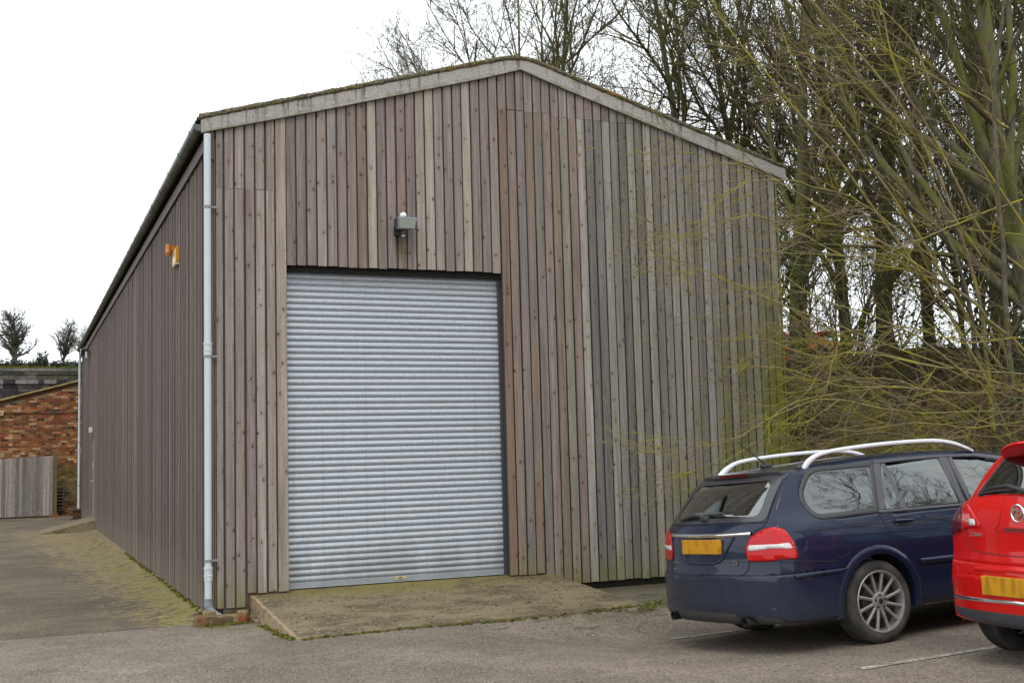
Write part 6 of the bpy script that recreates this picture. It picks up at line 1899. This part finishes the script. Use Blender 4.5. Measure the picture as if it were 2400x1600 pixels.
def build_red(pose, label, first=True):
    B = redb
    root = empty('hatchback_car', Z0, label, 'car', local=True)
    root.matrix_world = pose_matrix(pose)
    RG = rounded([(-.510, 1.098), (.510, 1.098), (.385, 1.390), (-.385, 1.390)], .06, 5)
    RGi = rounded([(-.45, 1.135), (.45, 1.135), (.355, 1.372), (-.355, 1.372)], .06, 5)
    RGh = rounded([(-.48, 1.116), (.48, 1.116), (.37, 1.382), (-.37, 1.382)], .06, 5)
    S1 = rounded([(.95, 1.12), (1.62, 1.02), (1.64, 1.39), (1.05, 1.36)], .06, 4)
    S2 = rounded([(1.72, 1.01), (2.75, .99), (2.45, 1.30), (2.15, 1.38), (1.74, 1.40)], .04, 4)
    wells = [(.66, .30, .345), (3.17, .30, .345)]
    body, bumper = shell(B, root, M['red'], [('side', S1), ('side', S2), ('rear', RGh), ('front', rounded([(-.62, 1.03), (.62, 1.03), (.52, 1.38), (-.52, 1.38)], .06, 4))], wells,
        bumper=([((0, 0, .665), (0, 0, 1)), ((.46, 0, 0), (1, 0, 0))], lambda c: c.z < .665 and c.x < .46))
    MB().box(.4, 3.6, -.74, .74, .2, .23).build('floor_pan', M['seam'], root, org=Z0)
    for sg in (-1, 1):
        B.patch('side', S1, .002, sg).build('rear_side_window', M['carglass'], root, org=Z0, smooth=True)
        B.patch('side', S2, .002, sg).build('front_side_window', M['carglass'], root, org=Z0, smooth=True)
        for q in (S1, S2): B.strip('side', q, .05, .006, sg, closed=True).build('window_surround', M['rubber'], root, org=Z0, smooth=True)
        sm = MB()
        for ln in ([(.98, 1.42), (.90, 1.30), (.93, 1.05), (1.02, .80), (1.05, .4), (1.10, .24)], [(1.67, 1.43), (1.66, 1.0), (1.68, .26)], [(2.8, .97), (2.86, .6), (2.8, .26)]):
            B.strip('side', ln, .007, .002, sg, mb=sm, thick=.004)
        tag(sm.build('door_seams', M['seam'], root, org=Z0), kind='stuff')
        arch_ring(root, B, .66, .30, .335, .375, M['red'], sg, raise_=.008)
        arch_ring(root, B, 3.17, .30, .335, .375, M['red'], sg, raise_=.008)
        for wx in (.66, 3.17): wheel(root, wx, sg * .835, sg, .300, .205, .195)
        # tail lamp
        def dq(x, y, z): return (.7071 * (x - .5 + abs(y)), z)
        lo = rounded([(.245, .815), (.420, .800), (.475, .905), (.462, 1.02), (.395, 1.080), (.335, 1.062), (.268, .965), (.205, .890), (.185, .870), (.195, .845)], .025, 3)
        lo = rounded(RED_L, .02, 3)
        tl = B.patch('diag', lo, .009, sg, step=.03, thick=.014).build('tail_light', M['redlens'], root, org=Z0, smooth=True)
        B.patch('diag', rounded(RED_LD, .02, 3), .0105, sg, step=.03, thick=.004).build('smoked_lens', M['darkred'], tl, org=Z0, smooth=True)
        B.patch('diag', rounded(RED_LW, .015, 3), .013, sg, step=.03, thick=.004).build('reversing_light', M['clearlens'], tl, org=Z0, smooth=True)
        B.patch('front', [(sg * .40, .66), (sg * .72, .70), (sg * .72, .86), (sg * .48, .82)], .006).build('headlight', M['clearlens'], root, org=Z0, smooth=True)
        V, F = rough_block(2.55, 2.72, sg * .84, sg * 1.0, .98, 1.12, 2, 0, 4); MB().add(V, F).build('door_mirror', M['red'], root, org=Z0, smooth=True)
    g = B.patch('rear', RG, .001).build('tailgate_glass', M['carglass'], root, org=Z0, smooth=True)
    n = len(RG); V = []; F = []
    for (a, b) in zip(RG, RGi):
        for k in range(4):
            q = Vector(a) + (Vector(b) - Vector(a)) * k / 3; V.append(B.cast('rear', q.x, q.y, .004))
    for i in range(n):
        j = (i + 1) % n
        for k in range(3): F.append((4 * i + k, 4 * i + k + 1, 4 * j + k + 1, 4 * j + k))
    MB().add(V, F).build('glass_border', M['frit'], g, org=Z0, smooth=True)
    sm = MB()
    B.strip('rear', [(-.42, 1.40), (-.50, 1.22), (-.535, 1.10), (-.53, 1.0), (-.535, .87), (-.525, .80), (-.48, .755), (-.35, .738), (0, .728), (.35, .738), (.48, .755), (.525, .80), (.535, .87), (.53, 1.0), (.535, 1.10), (.50, 1.22), (.42, 1.40)], .008, .003, mb=sm, thick=.005)
    B.strip('rear', [(.16, 1.085), (.16, 1.0), (.17, .93), (.21, .885), (0, .875), (-.21, .885), (-.17, .93), (-.16, 1.0), (-.16, 1.085)], .005, .003, mb=sm, thick=.004)
    tag(sm.build('tailgate_seams', plain('red_seam', (.16, .004, .003), .6, var=0), root, org=Z0), kind='stuff')
    # round badge: ring with a winged beast in a disc, as bright metal on the red
    h = B.cast('rear', 0, 1.000, 0); bx = h.x
    m = MB(); R1 = .060
    prof = [(R1, bx - .004), (R1, bx - .012), (R1 - .006, bx - .017), (R1 - .012, bx - .012), (R1 - .012, bx - .006)]
    bd = m.lathe(prof, (0, 0, 1.000), 40, 'x', closed=True).build('badge_ring', M['chrome'], root, org=Z0, smooth=True)
    MB().lathe([(R1 - .010, bx - .004), (R1 - .010, bx - .009), (.001, bx - .010)], (0, 0, 1.000), 32, 'x', closed=True).build('badge_disc', plain('badge_red', (.45, .05, .04), .3, .5), bd, org=Z0)
    m = MB()
    for poly in ([(-.030, -.028), (-.016, -.040), (.004, -.040), (.012, -.024), (.004, -.004), (.014, .012), (.010, .030), (-.004, .036), (-.010, .022), (-.002, .008), (-.014, -.006), (-.026, -.010)],
                 [(.016, -.014), (.036, -.022), (.044, -.002), (.036, .018), (.024, .024), (.030, .004), (.020, -.002)], [(-.040, .006), (-.024, .004), (-.014, .020), (-.022, .034), (-.032, .026), (-.040, .018)]):
        m.prism([(-a, 1.000 + b) for a, b in poly], bx - .016, bx - .009, ax='x')
    tag(m.build('badge_emblem', M['chrome'], bd, org=Z0), kind='stuff')
    h = B.cast('rear', .405, .852, .006); text_on(B, root, 'CORSA', .036, (h.x - .008, h.y, h.z), M['chrome'])
    # grip pocket under the badge
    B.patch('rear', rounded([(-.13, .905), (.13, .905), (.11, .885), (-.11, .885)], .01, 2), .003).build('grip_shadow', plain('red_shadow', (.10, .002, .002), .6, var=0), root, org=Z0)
    # plate in the bumper
    px_ = B.cast('rear', 0, .54, 0).x
    o = MB().box(px_ - .020, px_ + .02, -.26, .26, .478, .598).build('number_plate', M['plate'], bumper, org=Z0); bevel(o, .003)
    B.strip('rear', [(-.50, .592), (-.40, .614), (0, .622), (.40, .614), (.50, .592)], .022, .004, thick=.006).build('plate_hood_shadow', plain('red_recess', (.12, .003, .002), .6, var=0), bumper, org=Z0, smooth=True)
    B.strip('rear', [(-.40, .628), (0, .640), (.40, .628)], .034, .014, thick=.016).build('plate_hood', M['red'], bumper, org=Z0, smooth=True)
    B.strip('rear', [(-.735, .416), (-.5, .430), (0, .446), (.5, .430), (.735, .416)], .026, .012, thick=.016).build('chrome_strip', M['chrome'], bumper, org=Z0, smooth=True)
    V = []; F = []
    for i in range(33):
        y = -.80 + 1.60 * i / 32; h = B.cast('rear', y, .32, .014)
        V += [(h.x - .004, y, .372 - .02 * abs(y)), (h.x - .002, y, .315), (h.x + .02, y, .278), (h.x + .14, y, .262)]
    F = [(i * 4 + k, i * 4 + k + 1, (i + 1) * 4 + k + 1, (i + 1) * 4 + k) for i in range(32) for k in range(3)]
    MB().add(V, F).build('rear_valance', plain('grey_black_plastic', (.032, .034, .040), .6, var=.15, sc=9), bumper, org=Z0, smooth=True)
    # roof spoiler over the glass
    V = []; F = []; n = 24
    for i in range(n + 1):
        y = -.405 + .81 * i / n; e = abs(y) / .405
        tp = B.cast('top', .50, y, .004); zt = 1.462 - .062 * e ** 2.4; xr = .215 + .13 * e ** 2.6
        V += [(.40, y, tp.z - .085), (xr + .02, y, zt - .040 - .004 * e), (xr, y, zt - .014), (xr + .012, y, zt), (.36, y, (zt + tp.z) / 2 + .014), (.50, y, tp.z)]
    F = [(i * 6 + k, i * 6 + k + 1, (i + 1) * 6 + k + 1, (i + 1) * 6 + k) for i in range(n) for k in range(5)] + [(0, 1, 2, 3, 4, 5), tuple(n * 6 + k for k in (5, 4, 3, 2, 1, 0))]
    MB().add(V, F).build('roof_spoiler', M['red'], root, org=Z0, smooth=True, angle=50)
    def on(y, z, o_): h = B.cast('rear', y, z, o_); return (h.x, h.y, h.z)
    wp = MB().tube([on(-.02, 1.118, .03), on(.15, 1.150, .036), on(.30, 1.142, .030), on(.44, 1.124, .014)], [.018, .014, .011, .004], 8).build('rear_wiper', M['rubber'], root, org=Z0, smooth=True)
    MB().tube([on(.05, 1.134, .02), on(.28, 1.130, .014), on(.46, 1.112, .010)], .009, 6).build('wiper_blade', M['rubber'], wp, org=Z0)
    seat(root, 1.9, .34, .55, .48); seat(root, 1.9, -.34, .55, .48); seat(root, 1.15, .32, .6, .44, .5); seat(root, 1.15, -.32, .6, .44, .5)
    return root
RED_L = [(.110, .888), (.232, .843), (.330, .825), (.350, .92), (.330, 1.02), (.255, 1.062), (.170, 1.052), (.120, 1.030), (.060, .995), (-.026, .925), (-.026, .905)]
RED_LD = [(.165, .872), (.328, .832), (.344, .92), (.324, 1.012), (.250, 1.050), (.205, 1.03), (.175, .95)]
RED_LW = [(.005, .912), (.072, .908), (.092, .952), (.022, .954)]
red_car = build_red(red_pose, 'bright red hatchback cut off by the right edge, nearest the viewer')
# the roof of a second red car glimpsed through the trees beyond the bank, same kind of car
c = copy_tree(red_car)
c['label'] = 'small distant red car glimpsed through the trunks on top of the bank'
c['group'] = 'red cars'; red_car['group'] = 'red cars'
c.matrix_world = Matrix.Translation(Vector((18.6, 14.5, zbank(18.6, 14.5) + .05))) @ Matrix.Rotation(math.radians(115), 4, 'Z')
